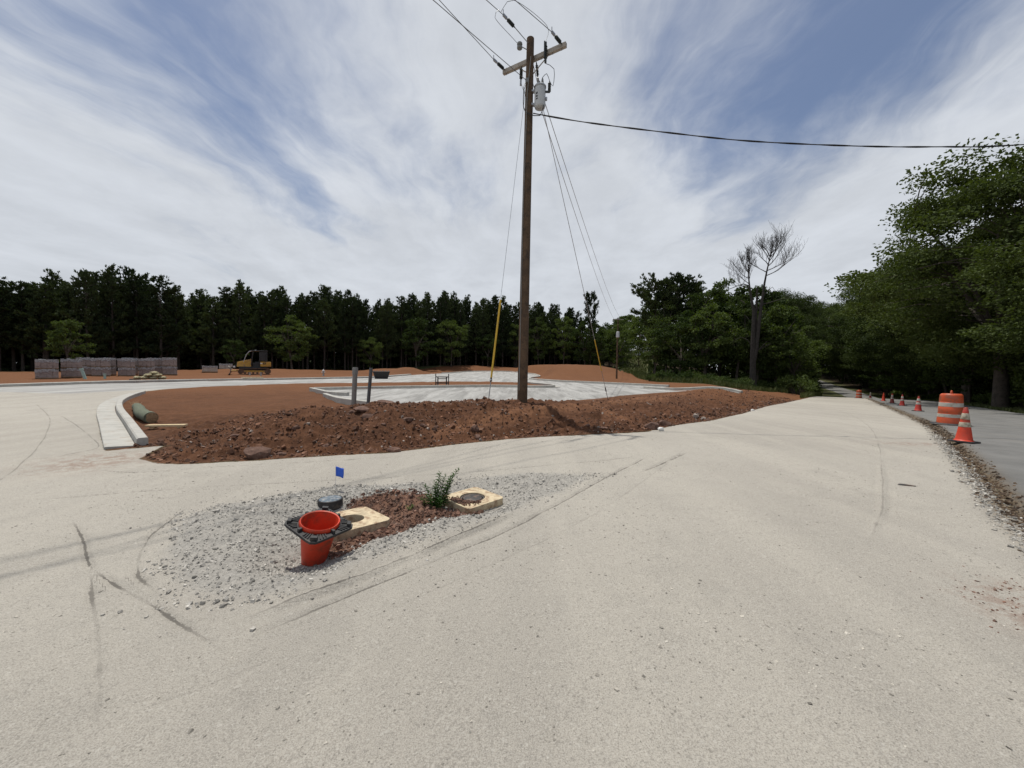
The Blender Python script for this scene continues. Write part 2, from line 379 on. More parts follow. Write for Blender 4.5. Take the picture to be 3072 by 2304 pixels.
def leaf_mat(name, c1, c2, trans=0.30, tint=(0.9, 1.0, 0.25)):
    m, t, out = new_mat(name); oi = t.n('ShaderNodeObjectInfo').outputs['Random']
    pos = t.n('ShaderNodeTexCoord').outputs['Object']
    f = t.math('ADD', t.math('MULTIPLY', t.noise(pos, 0.7, 3), 0.7), t.math('MULTIPLY', t.noise(pos, 5.0, 3), 0.5))
    f = t.math('ADD', f, t.math('MULTIPLY', t.math('SUBTRACT', oi, 0.5), 0.5))
    cc = t.mix(t.ramp(f, 0.35, 0.85), c1+(1,), c2+(1,))
    d = t.n('ShaderNodeBsdfDiffuse', {0: cc})
    tr = t.n('ShaderNodeBsdfTranslucent', {0: t.mix(1.0, cc, tint+(1,), 'MULTIPLY')})
    mx = t.n('ShaderNodeMixShader', {0: trans, 1: d.outputs[0], 2: tr.outputs[0]})
    gl = t.n('ShaderNodeBsdfGlossy', {0: (0.5, 0.55, 0.5, 1), 'Roughness': 0.6})
    m2 = t.n('ShaderNodeMixShader', {0: 0.022, 1: mx.outputs[0], 2: gl.outputs[0]})
    t.t.links.new(m2.outputs[0], out.inputs[0]); return m

def ground_material():
    m, t, out = new_mat('ground_surface')
    pos = t.n('ShaderNodeNewGeometry').outputs['Position']
    A = lambda nm: t.n('ShaderNodeAttribute', attribute_name=nm).outputs['Fac']
    nA = t.noise(pos, 1.3, 5, 0.62); nB = t.noise(pos, 7.0, 5, 0.65); nC = t.noise(pos, 38.0, 4, 0.65); nF = t.noise(pos, 190.0, 3, 0.75)
    nL = t.noise(pos, 0.16, 4, 0.55)
    jit = t.math('ADD', t.math('MULTIPLY', t.math('SUBTRACT', nB, 0.5), 0.5), t.math('MULTIPLY', t.math('SUBTRACT', nC, 0.5), 0.22))
    def mask(a, amp, wd): return t.ramp(t.math('ADD', a, t.math('MULTIPLY', jit, amp)), -wd, wd)
    # grass and leaf litter
    gcol = t.mix(t.ramp(nB, 0.35, 0.65), rgb(0.035, 0.042, 0.016), rgb(0.085, 0.105, 0.035))
    gcol = t.mix(t.ramp(nA, 0.45, 0.62), gcol, rgb(0.10, 0.085, 0.05))
    forest = A('forest')
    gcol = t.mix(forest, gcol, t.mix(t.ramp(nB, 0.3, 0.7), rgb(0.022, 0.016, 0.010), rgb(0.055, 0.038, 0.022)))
    # red dirt
    dcol = t.mix(t.ramp(nA, 0.30, 0.72), rgb(0.060, 0.027, 0.0145), rgb(0.120, 0.054, 0.028))
    dcol = t.mix(t.ramp(nB, 0.42, 0.75), dcol, rgb(0.15, 0.072, 0.039))
    dcol = t.mix(t.ramp(nC, 0.50, 0.72, 0, 0.65), dcol, rgb(0.052, 0.023, 0.014))
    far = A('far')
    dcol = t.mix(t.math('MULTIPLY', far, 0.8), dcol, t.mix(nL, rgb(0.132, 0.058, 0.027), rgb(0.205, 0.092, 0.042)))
    dcol = t.mix(t.math('MULTIPLY', A('trail'), t.ramp(nB, 0.35, 0.6, 0.2, 0.85)), dcol, rgb(0.215, 0.105, 0.056))
    # crusher-run gravel
    st = t.n('ShaderNodeMapping', {'Vector': pos, 'Rotation': (0, 0, R_(-41.4)), 'Scale': (1.6, 0.12, 1)}).outputs[0]
    nS = t.noise(st, 1.0, 4, 0.55)
    vor = t.n('ShaderNodeTexVoronoi', {'Vector': pos, 'Scale': 130.0, 'Randomness': 1.0}); vcol = t.n('ShaderNodeSeparateColor', {0: vor.outputs['Color']}).outputs[0]
    vor2 = t.n('ShaderNodeTexVoronoi', {'Vector': pos, 'Scale': 85.0, 'Randomness': 1.0}); vcol2 = t.n('ShaderNodeSeparateColor', {0: vor2.outputs['Color']}).outputs[0]
    kcol = t.mix(t.ramp(nL, 0.35, 0.65), rgb(0.338, 0.314, 0.277), rgb(0.408, 0.381, 0.336))
    kcol = t.mix(t.ramp(nS, 0.38, 0.66, 0, 0.45), kcol, rgb(0.46, 0.428, 0.372))
    kcol = t.mix(t.ramp(nA, 0.50, 0.72, 0, 0.42), kcol, rgb(0.29, 0.272, 0.242))
    kcol = t.mix(t.ramp(nB, 0.55, 0.72, 0, 0.30), kcol, rgb(0.27, 0.254, 0.228))
    kcol = t.mix(t.ramp(nC, 0.50, 0.75, 0, 0.28), kcol, rgb(0.22, 0.205, 0.18))
    kcol = t.mix(t.ramp(nF, 0.48, 0.68, 0, 0.72), kcol, rgb(0.18, 0.168, 0.15))
    kcol = t.mix(t.ramp(nF, 0.50, 0.33, 0, 0.58), kcol, rgb(0.50, 0.48, 0.435))
    kcol = t.mix(t.ramp(vcol, 0.84, 0.97, 0, 0.40), kcol, rgb(0.19, 0.177, 0.158))
    kcol = t.mix(t.ramp(vcol2, 0.972, 0.992, 0, 0.35), kcol, rgb(0.52, 0.50, 0.455))
    # new white stone base of the parking lot
    lst = t.n('ShaderNodeMapping', {'Vector': pos, 'Rotation': (0, 0, R_(-58)), 'Scale': (1.2, 0.16, 1)}).outputs[0]
    lN = t.noise(lst, 1.4, 6, 0.7, 0.6)
    lcol = t.mix(t.ramp(lN, 0.34, 0.66), rgb(0.25, 0.245, 0.235), rgb(0.425, 0.42, 0.405))
    lcol = t.mix(t.ramp(nB, 0.52, 0.75, 0, 0.55), lcol, rgb(0.27, 0.255, 0.24))
    # asphalt
    acol = t.mix(t.ramp(nA, 0.3, 0.7), rgb(0.130, 0.130, 0.127), rgb(0.188, 0.186, 0.180))
    acol = t.mix(t.ramp(nF, 0.45, 0.7), acol, rgb(0.20, 0.198, 0.192))
    acol = t.mix(t.ramp(nS, 0.5, 0.72, 0, 0.4), acol, rgb(0.21, 0.20, 0.182))
    # patch dirt
    pcol = t.mix(t.ramp(nB, 0.3, 0.7), rgb(0.105, 0.055, 0.037), rgb(0.21, 0.122, 0.085))
    pcol = t.mix(t.ramp(nC, 0.5, 0.75), pcol, rgb(0.11, 0.055, 0.036))
    # grey loose stone of the island
    icol = t.mix(t.ramp(nC, 0.3, 0.7), rgb(0.235, 0.225, 0.207), rgb(0.375, 0.358, 0.327))
    icol = t.mix(t.ramp(nB, 0.5, 0.7, 0, 0.55), icol, rgb(0.40, 0.378, 0.338))
    edc = t.mix(t.ramp(nC, 0.35, 0.65), rgb(0.05, 0.034, 0.02), rgb(0.17, 0.125, 0.075))
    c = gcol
    c = t.mix(mask(A('dirt'), 0.7, 0.12), c, dcol)
    mg = mask(A('grav'), 0.22, 0.015)
    c = t.mix(mg, c, kcol)
    ml = t.ramp(t.math('ADD', A('lot'), t.math('MULTIPLY', t.math('SUBTRACT', nA, 0.5), 0.5)), -0.05, 0.25)
    c = t.mix(ml, c, lcol)
    mi = t.ramp(t.math('ADD', A('isl'), t.math('MULTIPLY', t.math('ADD', jit, t.math('SUBTRACT', nA, 0.55)), 0.35)), -0.02, 0.12)
    c = t.mix(t.math('MULTIPLY', mi, 0.9), c, icol)
    c = t.mix(mask(A('patch'), 0.22, 0.02), c, pcol)
    c = t.mix(mask(A('road'), 0.10, 0.02), c, acol)
    c = t.mix(t.math('MULTIPLY', A('edge'), t.ramp(t.math('ADD', nB, t.math('MULTIPLY', nC, 0.4)), 0.42, 0.70)), c, edc)
    c = t.mix(t.math('MULTIPLY', A('spill'), t.ramp(t.math('ADD', nB, t.math('MULTIPLY', nC, 0.6)), 0.70, 0.90, 0, 0.75)), c, rgb(0.20, 0.105, 0.07))
    ts = t.math('ABSOLUTE', t.math('ADD', A('trs'), t.math('MULTIPLY', t.math('SUBTRACT', nC, 0.5), 0.022)))
    wdt = t.ramp(nB, 0.35, 0.7, 0.006, 0.018)
    ln = t.math('SUBTRACT', 1.0, t.math('DIVIDE', ts, wdt), clamp=True)
    soft = t.ramp(ts, 0.045, 0.0, 0, 0.10)
    ln = t.math('MAXIMUM', t.ramp(ln, 0.0, 0.6), soft)
    tk = t.math('MULTIPLY', t.math('MULTIPLY', ln, t.ramp(A('tru'), 0.062, 0.045)), A('trk'), clamp=True)
    tk = t.math('MULTIPLY', tk, 1.5, clamp=True)
    c = t.mix(tk, c, rgb(0.10, 0.092, 0.082))  # dark line of the wheel marks, shadow of their small step painted in
    hgt = t.math('ADD', t.math('MULTIPLY', nC, 0.9), t.math('MULTIPLY', nF, 0.5))
    hgt = t.math('ADD', hgt, t.math('MULTIPLY', vor2.outputs['Distance'], 0.25))
    hgt = t.math('MULTIPLY', hgt, t.ramp(A('dirt'), -0.1, 0.3, 1.0, 2.2))
    principled(t, out, c, 0.95, hgt, 0.65, 0.018, Specular_IOR_Level=0.15)
    return m
M_ground = ground_material()
M = {}
M['bark'] = simple('tree_bark', (0.075, 0.062, 0.05), 0.95, 0.4, 5, bstr=0.5)
M['pinebark'] = simple('pine_bark', (0.050, 0.040, 0.033), 0.95, 0.4, 5, bstr=0.5)
M['deadbark'] = simple('dead_wood', (0.040, 0.035, 0.031), 0.95, 0.4, 4, bstr=0.5)
M['pine'] = leaf_mat('pine_needles', (0.024, 0.036, 0.016), (0.060, 0.080, 0.033), 0.18)
M['oak'] = leaf_mat('oak_leaves', (0.026, 0.040, 0.012), (0.074, 0.098, 0.029), 0.28)
M['leaf'] = leaf_mat('broad_leaves', (0.034, 0.054, 0.015), (0.098, 0.132, 0.038), 0.34)
M['bush'] = leaf_mat('bush_leaves', (0.034, 0.055, 0.016), (0.095, 0.130, 0.040), 0.26)
M['grass'] = leaf_mat('grass_blades', (0.036, 0.054, 0.018), (0.105, 0.12, 0.05), 0.22)
M['plant'] = leaf_mat('weed_leaves', (0.045, 0.10, 0.022), (0.115, 0.205, 0.055), 0.3)
M['conc'] = simple('kerb_concrete', (0.38, 0.37, 0.34), 0.85, 0.15, 3.0, (0.30, 0.25, 0.20), 0.3)
M['concold'] = simple('buff_concrete', (0.52, 0.43, 0.29), 0.9, 0.25, 9.0, (0.25, 0.15, 0.09), 0.55, bstr=0.35)
M['black'] = simple('black_rubber', (0.022, 0.022, 0.024), 0.65, 0.35, 8.0, (0.12, 0.10, 0.08), 0.25)
M['iron'] = simple('cast_iron', (0.035, 0.032, 0.030), 0.6, 0.4, 14.0, (0.16, 0.10, 0.07), 0.5)
M['orange'] = simple('orange_plastic', (0.58, 0.048, 0.016), 0.5, 0.14, 3.0, (0.16, 0.055, 0.03), 0.50)
M['drumorange'] = simple('drum_orange_plastic', (0.50, 0.074, 0.018), 0.45, 0.14, 3.0, (0.20, 0.08, 0.045), 0.48)
M['conered'] = simple('faded_red_plastic', (0.48, 0.040, 0.026), 0.5, 0.16, 3.0, (0.13, 0.05, 0.035), 0.5)
M['conedark'] = simple('dark_red_plastic', (0.20, 0.028, 0.022), 0.6, 0.2, 3.0, (0.08, 0.03, 0.02), 0.4)  # darker red for the cones with a dark lower body
M['reflect'] = simple('reflective_sheeting', (0.46, 0.44, 0.39), 0.4, 0.12, 5.0, (0.33, 0.27, 0.19), 0.35)
M['reflectold'] = simple('dirty_sheeting', (0.46, 0.41, 0.32), 0.5, 0.2, 9.0, (0.24, 0.19, 0.12), 0.6)
M['polewood'] = simple('treated_pole_wood', (0.105, 0.066, 0.038), 0.9, 0.35, 3.5, (0.045, 0.032, 0.022), 0.4, bstr=0.4)
M['armwood'] = simple('crossarm_wood', (0.40, 0.36, 0.31), 0.9, 0.2, 6.0, (0.22, 0.18, 0.14), 0.3)
M['lumber'] = simple('pine_lumber', (0.55, 0.43, 0.26), 0.85, 0.18, 9.0, (0.33, 0.24, 0.15), 0.3)
M['galv'] = simple('galvanised_steel', (0.36, 0.37, 0.38), 0.45, 0.15, 9.0, metallic=0.7)
M['wire'] = simple('aluminium_cable', (0.16, 0.165, 0.17), 0.5, 0.1, 9.0, metallic=0.5)
M['blackwire'] = simple('black_cable', (0.018, 0.018, 0.019), 0.6, 0.2, 9.0)
M['guy'] = simple('guy_strand', (0.42, 0.43, 0.44), 0.5, 0.1, 9.0, metallic=0.4)
M['yellow'] = simple('yellow_guard_plastic', (0.66, 0.42, 0.035), 0.5, 0.12, 3.0, (0.4, 0.27, 0.07), 0.3)
M['tank'] = simple('grey_tank_paint', (0.52, 0.54, 0.55), 0.4, 0.06, 3.0, (0.35, 0.33, 0.30), 0.15)
M['insul'] = simple('polymer_insulator', (0.030, 0.036, 0.034), 0.45, 0.2, 9.0)
M['porc'] = simple('grey_porcelain', (0.20, 0.205, 0.20), 0.35, 0.15, 9.0)
M['blue'] = simple('blue_vinyl', (0.02, 0.11, 0.62), 0.5, 0.1, 6.0)
M['bluelid'] = simple('worn_blue_paint', (0.08, 0.115, 0.15), 0.6, 0.35, 18.0, (0.33, 0.32, 0.30), 0.55)
M['pvc'] = simple('grey_conduit', (0.22, 0.215, 0.20), 0.6, 0.15, 5.0, (0.17, 0.11, 0.08), 0.3)
M['pvcdark'] = simple('dark_grey_conduit', (0.085, 0.092, 0.098), 0.5, 0.15, 5.0, (0.17, 0.10, 0.07), 0.25)
M['pvcteal'] = simple('pale_green_pipe', (0.32, 0.46, 0.42), 0.6, 0.15, 5.0, (0.3, 0.18, 0.11), 0.25)
M['mat_green'] = simple('green_netting', (0.125, 0.142, 0.098), 0.95, 0.3, 22.0, (0.07, 0.055, 0.035), 0.3, bstr=0.7)
M['straw'] = simple('straw_fill', (0.30, 0.20, 0.11), 0.95, 0.4, 25.0, bstr=0.6)
M['block'] = simple('grey_brown_blocks', (0.32, 0.27, 0.25), 0.9, 0.22, 4.0, (0.13, 0.10, 0.09), 0.3, obj_rand=0.10)
M['blocklight'] = simple('pale_blocks', (0.40, 0.36, 0.31), 0.9, 0.2, 4.0)
M['palwood'] = simple('pallet_wood', (0.22, 0.15, 0.09), 0.9, 0.25, 6.0)
M['cyellow'] = simple('machine_yellow', (0.45, 0.25, 0.03), 0.45, 0.12, 2.0, (0.24, 0.13, 0.06), 0.45)
M['cblack'] = simple('machine_black', (0.016, 0.016, 0.017), 0.5, 0.3, 3.0, (0.08, 0.05, 0.03), 0.2)
M['track'] = simple('dusty_steel_track', (0.10, 0.065, 0.045), 0.85, 0.35, 5.0, (0.22, 0.11, 0.06), 0.5)
M['steel'] = simple('worn_steel', (0.26, 0.24, 0.22), 0.45, 0.3, 4.0, (0.2, 0.11, 0.06), 0.4, metallic=0.4)
M['white'] = simple('white_paint', (0.70, 0.70, 0.68), 0.6, 0.08, 5.0)
M['hydrant'] = simple('hydrant_paint', (0.34, 0.33, 0.31), 0.5, 0.2, 5.0)
M['canvas'] = simple('khaki_sacks', (0.28, 0.25, 0.15), 0.95, 0.25, 7.0, (0.14, 0.10, 0.07), 0.3)
M['rock'] = simple('red_dirt_rock', (0.115, 0.062, 0.044), 0.95, 0.35, 7.0, (0.22, 0.145, 0.11), 0.35, bstr=0.5, obj_rand=0.15)
M['rockpale'] = simple('pale_stone', (0.27, 0.225, 0.195), 0.95, 0.25, 9.0, bstr=0.5)
M['clod'] = simple('dirt_clods', (0.116, 0.054, 0.030), 0.95, 0.45, 1.6, (0.21, 0.12, 0.078), 0.40, bstr=0.5, tone=0.5)
M['pclod'] = simple('brown_clods', (0.13, 0.068, 0.046), 0.95, 0.45, 5.0, (0.25, 0.17, 0.13), 0.33, bstr=0.5, tone=0.5)
M['stone'] = simple('crushed_stone', (0.345, 0.328, 0.298), 0.95, 0.40, 14.0, (0.50, 0.48, 0.44), 0.36, bstr=0.4, tone=0.5)
M['chip'] = simple('gravel_chips', (0.31, 0.288, 0.25), 0.95, 0.36, 17.0, (0.45, 0.43, 0.385), 0.3, bstr=0.3, tone=0.5)
M['litter'] = simple('brown_litter', (0.07, 0.045, 0.027), 0.95, 0.5, 9.0, (0.14, 0.10, 0.062), 0.35, tone=0.5)

# ------------------------------------------------------------------ the ground: one sheet, split by what covers it
def build_ground():
    th = np.concatenate([np.linspace(-180, -72, 40, endpoint=False), np.linspace(-72, -56, 40, endpoint=False), np.arange(-56, 56, 0.19), np.linspace(56, 72, 40, endpoint=False), np.linspace(72, 180, 40, endpoint=False)])
    th = np.radians(th)
    r = [0.35]
    while r[-1] < 420:
        q = r[-1]; k = 0.0095 if q < 3 else (0.0072 if q < 14 else (0.011 if q < 30 else 0.022))
        r.append(q*(1+k))
    r = np.array(r); nt, nr = len(th), len(r)
    X = np.sin(th)[None, :]*r[:, None]; Y = np.cos(th)[None, :]*r[:, None]
    x, y = X.ravel(), Y.ravel()
    z = height(x, y)
    s, n, rd, g, l, d, isl, pa = regions(x, y)
    near = np.hypot(x, y) < 30
    tS = np.full_like(x, 9.0); tU = np.full_like(x, 9.0); tK = np.zeros_like(x)
    _, tS[near], tU[near], tK[near] = track_field(x[near], y[near])
    tS = np.clip(tS, -1, 1); tU = np.clip(tU, 0, 1); tK = np.where(d < .05, tK, 0)
    dist = np.hypot(x, y)
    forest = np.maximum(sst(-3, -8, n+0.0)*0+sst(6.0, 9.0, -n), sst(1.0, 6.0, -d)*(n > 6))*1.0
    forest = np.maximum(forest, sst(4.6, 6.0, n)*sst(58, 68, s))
    row = np.abs(x/np.maximum(y, 1)-0.318) < 0.05
    forest = np.where(row & (y > 60), 0.0, forest)
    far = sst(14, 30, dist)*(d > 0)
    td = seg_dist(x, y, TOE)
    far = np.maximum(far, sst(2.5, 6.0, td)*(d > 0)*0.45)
    edge = np.exp(-((n-edge_n(s)-0.03)/0.15)**2)*(s > -30)*(s < 60)
    spill = np.exp(-((x-3.1)**2+(y-2.1)**2)/0.10)+0.8*np.exp(-((x+6.1)**2+(y-5.7)**2)/0.35)+0.7*np.exp(-((x-8.3)/0.7)**2-((y-7.85)/0.25)**2)
    trail = np.maximum(np.exp(-(seg_dist(x, y, [(-1.4, 7.9), (-.2, 9.0), (1.2, 10.2), (3.2, 12.5), (6.5, 16.5)])/.28)**2), np.exp(-(seg_dist(x, y, [(3.4, 9.5), (2.4, 10.6), (2.9, 12.6), (5.0, 15.9), (9, 20.5)])/.30)**2))
    trail = np.where(d > 0, trail, 0)
    at = dict(trail=trail, grav=g, lot=l, dirt=d, isl=isl, patch=pa, road=rd, trs=tS, tru=tU, trk=tK, forest=np.clip(forest, 0, 1), far=far, edge=edge, spill=np.clip(spill, 0, 1))
    idx = np.arange(nt*nr).reshape(nr, nt); nx = np.roll(idx, -1, axis=1)
    F = np.stack([idx[:-1], idx[1:], nx[1:], nx[:-1]], -1).reshape(-1, 4)
    def cen(a): return a[F].mean(1)
    crd, cg, cl, cd = cen(rd), cen(g), cen(l), cen(d)
    cls = np.zeros(len(F), int)                     # 0 verge
    cls[cd > 0] = 1; cls[cl > 0] = 3; cls[cg > 0] = 2; cls[crd > 0] = 4
    V = np.stack([x, y, z], 1)
    for k, nm in enumerate(['grass_verge', 'red_dirt_ground', 'gravel_apron', 'gravel_parking_lot', 'asphalt_road']):
        f = F[cls == k]; u, inv = np.unique(f, return_inverse=True); f = inv.reshape(-1, 4)
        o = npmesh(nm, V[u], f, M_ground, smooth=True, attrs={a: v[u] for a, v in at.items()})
        tag(o, kind='structure')
    # close the small disc under the viewer
    n0 = nt; c = len(V)
    vv = np.concatenate([V[:nt], [[0, 0, z[:nt].mean()]]]); ff = np.stack([np.arange(nt), np.roll(np.arange(nt), -1), np.full(nt, nt)], 1)
    o = npmesh('gravel_underfoot', vv, ff, M_ground, smooth=True, attrs={a: np.concatenate([v[:nt], [v[:nt].mean()]]) for a, v in at.items()})
    tag(o, kind='structure')
build_ground()

# ------------------------------------------------------------------ loose stones (numpy)
_ph = (1+5**.5)/2
ICO = np.array([(-1, _ph, 0), (1, _ph, 0), (-1, -_ph, 0), (1, -_ph, 0), (0, -1, _ph), (0, 1, _ph), (0, -1, -_ph), (0, 1, -_ph), (_ph, 0, -1), (_ph, 0, 1), (-_ph, 0, -1), (-_ph, 0, 1)])/1.9
ICF = np.array([(0, 11, 5), (0, 5, 1), (0, 1, 7), (0, 7, 10), (0, 10, 11), (1, 5, 9), (5, 11, 4), (11, 10, 2), (10, 7, 6), (7, 1, 8), (3, 9, 4), (3, 4, 2), (3, 2, 6), (3, 6, 8), (3, 8, 9), (4, 9, 5), (2, 4, 11), (6, 2, 10), (8, 6, 7), (9, 8, 1)])
CUB = np.array([(x, y, z) for z in (-1, 1) for x, y in ((-1, -1), (1, -1), (1, 1), (-1, 1))])*0.62
CUF = np.array([(0, 2, 1), (0, 3, 2), (4, 5, 6), (4, 6, 7), (0, 1, 5), (0, 5, 4), (1, 2, 6), (1, 6, 5), (2, 3, 7), (2, 7, 6), (3, 0, 4), (3, 4, 7)])
def rand_rot(n, tilt, rg):
    a = rg.uniform(0, 2*np.pi, n); b = rg.normal(0, tilt, n); c = rg.normal(0, tilt, n)
    ca, sa, cb, sb, cc, s2 = np.cos(a), np.sin(a), np.cos(b), np.sin(b), np.cos(c), np.sin(c); o = np.ones(n); z = np.zeros(n)
    Rz = np.stack([ca, -sa, z, sa, ca, z, z, z, o], 1).reshape(-1, 3, 3)
    Rx = np.stack([o, z, z, z, cb, -sb, z, sb, cb], 1).reshape(-1, 3, 3)
    Ry = np.stack([cc, z, s2, z, o, z, -s2, z, cc], 1).reshape(-1, 3, 3)
    return Rx @ Ry @ Rz
def stones(name, x, y, size, m, flat=0.55, tilt=0.5, sink=0.15, kind='stuff', seed=1, ico=False, z=None, jit=0.3):
    rg = np.random.default_rng(seed); n = len(x)
    T, TF = (ICO, ICF) if ico else (CUB, CUF)
    if z is None: z = height(x, y)
    sc3 = np.stack([size*rg.uniform(.7, 1.25, n), size*rg.uniform(.6, 1.0, n), size*flat*rg.uniform(.6, 1.3, n)], 1)
    V = T[None]*(1+rg.uniform(-jit, jit, (n, len(T), 3)))*sc3[:, None, :]
    V = np.einsum('nij,nkj->nki', rand_rot(n, tilt, rg), V)
    V += np.stack([x, y, z+sc3[:, 2]*(0.5-sink)*0.8], 1)[:, None, :]
    F = TF[None]+(np.arange(n)*len(T))[:, None, None]
    o = npmesh(name, V.reshape(-1, 3), F.reshape(-1, 3), m, attrs={'rnd': np.repeat(rg.random(n), len(T))}); tag(o, kind=kind); return o
def scatter(n, box, fn, rg):
    X = []; Y = []; k = 0
    while k < n:
        x = rg.uniform(box[0], box[1], n*3); y = rg.uniform(box[2], box[3], n*3)
        keep = rg.random(n*3) < fn(x, y); X.append(x[keep]); Y.append(y[keep]); k += keep.sum()
    return np.concatenate(X)[:n], np.concatenate(Y)[:n]
g_ = np.random.default_rng(11)
def lab_stuff(o, label, cat): return tag(o, label, cat, kind='stuff')
# clods on the bank
def f_bank(x, y):
    td = seg_dist(x, y, TOE); d = poly_sd(x, y, DIRT); l = poly_sd(x, y, LOT)
    return (d > 0.02)*(l < -0.2)*np.interp(td, [0, .3, 2.5, 4, 7, 12], [0.8, 1, .7, .25, .10, .04])*np.where(x > 0, np.interp(td, [0, .5, 1.3, 3, 8], [1, 1, .35, .2, .1]), 1)
x, y = scatter(24000, (-6.5, 22, 5.4, 30), f_bank, g_)
o = stones('dirt_clods', x, y, np.clip(g_.lognormal(-4.25, .62, len(x)), .007, .085), M['clod'], .62, .6, .25, seed=2); lab_stuff(o, 'loose reddish brown dirt clods covering the bank', 'dirt clods')
x, y = scatter(900, (-6.5, 22, 5.4, 30), f_bank, g_)
o = stones('bank_pebbles', x, y, np.clip(g_.lognormal(-3.9, .4, len(x)), .012, .05), M['rockpale'], .6, .6, .25, seed=22); lab_stuff(o, 'scattered pale pebbles among the red dirt of the bank', 'pebbles')
# crushed stone island
def f_isl(x, y):
    a = poly_sd(x, y, ISL); p = poly_sd(x, y, PATCH)
    return (p < 0.04)*np.clip(0.03+sst(-0.10, 0.12, a+fbm(x*2, y*2, 95, 3)*.2), 0, 1)*(a > -0.3)*(0.45+0.55*np.exp(-((p+.15)/.45)**2))
x, y = scatter(14000, (-3.3, 1.6, 1.9, 5.4), f_isl, g_)
o = stones('crushed_stone', x, y, np.clip(g_.lognormal(-5.25, .55, len(x)), .003, .022), M['stone'], .65, .6, .3, seed=3); lab_stuff(o, 'loose grey crushed stone heaped round the dirt patch', 'crushed stone')
def f_patch(x, y): return (poly_sd(x, y, PATCH) > -0.04)*1.0
x, y = scatter(3200, (-1.8, -.1, 2.8, 4.3), f_patch, g_)
o = stones('brown_clods', x, y, np.clip(g_.lognormal(-4.5, .5, len(x)), .006, .038), M['pclod'], .7, .7, .25, seed=4); lab_stuff(o, 'crumbly brown dirt clods between the two concrete collars', 'dirt clods')
# chips pressed into the apron
def f_ap(x, y):
    dd = np.hypot(x, y); return (poly_sd(x, y, APRON) > .05)*np.clip(1.6/dd, 0, 1)*(0.25+1.2*sst(-.1, .35, fbm(x*1.1, y*1.1, 101, 3)))*(poly_sd(x, y, ISL) < .1)
x, y = scatter(13000, (-7, 8, .6, 8.5), f_ap, g_)
o = stones('gravel_chips', x, y, np.clip(g_.lognormal(-5.4, .45, len(x)), .002, .013), M['chip'], .45, .25, .55, seed=5); lab_stuff(o, 'small pale gravel chips pressed into the driveway surface', 'gravel')
# ragged strip at the asphalt edge
ss = np.where(g_.random(5200) < .8, g_.uniform(-9, 2, 5200), g_.uniform(-2, 25, 5200))
nn = edge_n(ss)+g_.normal(.15, .055, 5200); x, y = xy(ss, nn)
o = stones('roadside_stones', x, y, np.clip(g_.lognormal(-4.65, .45, len(x)), .006, .028), M['stone'], .6, .5, .3, seed=6); lab_stuff(o, 'broken stones along the ragged asphalt edge', 'stones')
ss = np.where(g_.random(6000) < .7, g_.uniform(-9, 8, 6000), g_.uniform(0, 45, 6000)); nn = edge_n(ss)+g_.normal(0.03, .07, 6000); x, y = xy(ss, nn)
o = stones('roadside_litter', x, y, np.clip(g_.lognormal(-4.2, .4, len(x)), .008, .04), M['litter'], .3, .5, .3, seed=7); lab_stuff(o, 'brown leaf litter and soil crumbs along the asphalt edge', 'litter')
x, y = scatter(420, (2.2, 4.2, 1.3, 3.0), lambda a, b: np.exp(-((a-3.12)**2+(b-2.1)**2)/.09), g_)
o = stones('reddish_crumbs', x, y, np.clip(g_.lognormal(-5.1, .4, len(x)), .003, .018), M['pclod'], .5, .5, .3, seed=8); lab_stuff(o, 'reddish crumbs spilled on the gravel near the road', 'crumbs')

# ------------------------------------------------------------------ kerbs
def kerb(name, path, label, side=1, gut=0.40, kw=0.16, kh=0.15, lift=0.02, cut=3.0, group=None, wob=0.0):
    """side=+1: raised kerb to the right of the direction of travel"""
    root = empty(name, (path[0][0], path[0][1], hz1(*path[0], False)), 0, label, 'kerb', group)
    o0 = Vector(root.location)
    P = smooth_path(path, 0.45); acc = 0; cur = [P[0]]; secs = []
    for a, b in zip(P[:-1], P[1:]):
        acc += (b-a).length; cur.append(b)
        if acc >= cut: secs.append(cur); cur = [b]; acc = 0
    if len(cur) > 1: secs.append(cur)
    hx = np.array([p.x for p in P]); hy = np.array([p.y for p in P]); zz_ = height(hx, hy, False)
    zmap = {(round(p.x, 4), round(p.y, 4)): z for p, z in zip(P, zz_)}
    def sweep(sec, prof, nm):
        vs = []; fs = []; n = len(prof)
        for i, p in enumerate(sec):
            k = P.index(p); t = (P[min(k+1, len(P)-1)]-P[max(k-1, 0)]).normalized(); r = Vector((t.y, -t.x, 0))*side
            q = p.copy()
            if i == len(sec)-1: q = q-t*0.012
            z = zmap[(round(p.x, 4), round(p.y, 4))]
            vs += [Vector((q.x, q.y, z))+r*a+Vector((0, 0, b))-o0 for a, b in prof]
        for i in range(len(sec)-1):
            fs += [(i*n+k, i*n+(k+1) % n, (i+1)*n+(k+1) % n, (i+1)*n+k) for k in range(n)]
        fs += [tuple(range(n)), tuple((len(sec)-1)*n+k for k in range(n-1, -1, -1))]
        MB().add(vs, fs).build(nm, M['conc'], root, smooth=False)
    for sec in secs:
        if gut > 0: sweep(sec, [(-gut, -0.12), (-gut, lift+.012), (-gut+.01, lift+.02), (-0.003, lift-.005), (-0.003, -0.12)], 'gutter_section')
        sweep(sec, [(0, -.12), (0.012, kh-.02), (0.035, kh), (kw-.015, kh), (kw, kh-.015), (kw, -.12)], 'kerb_section')
    return root
kerb('concrete_kerb', [(-6.5, 6.66), (-9.0, 8.93), (-11.5, 11.2), (-13.6, 13.3), (-15.4, 15.5), (-16.9, 17.6)],
     'curved concrete kerb with wide gutter ending beside the bank at left', 1, 0.38, 0.16, 0.14, 0.02)
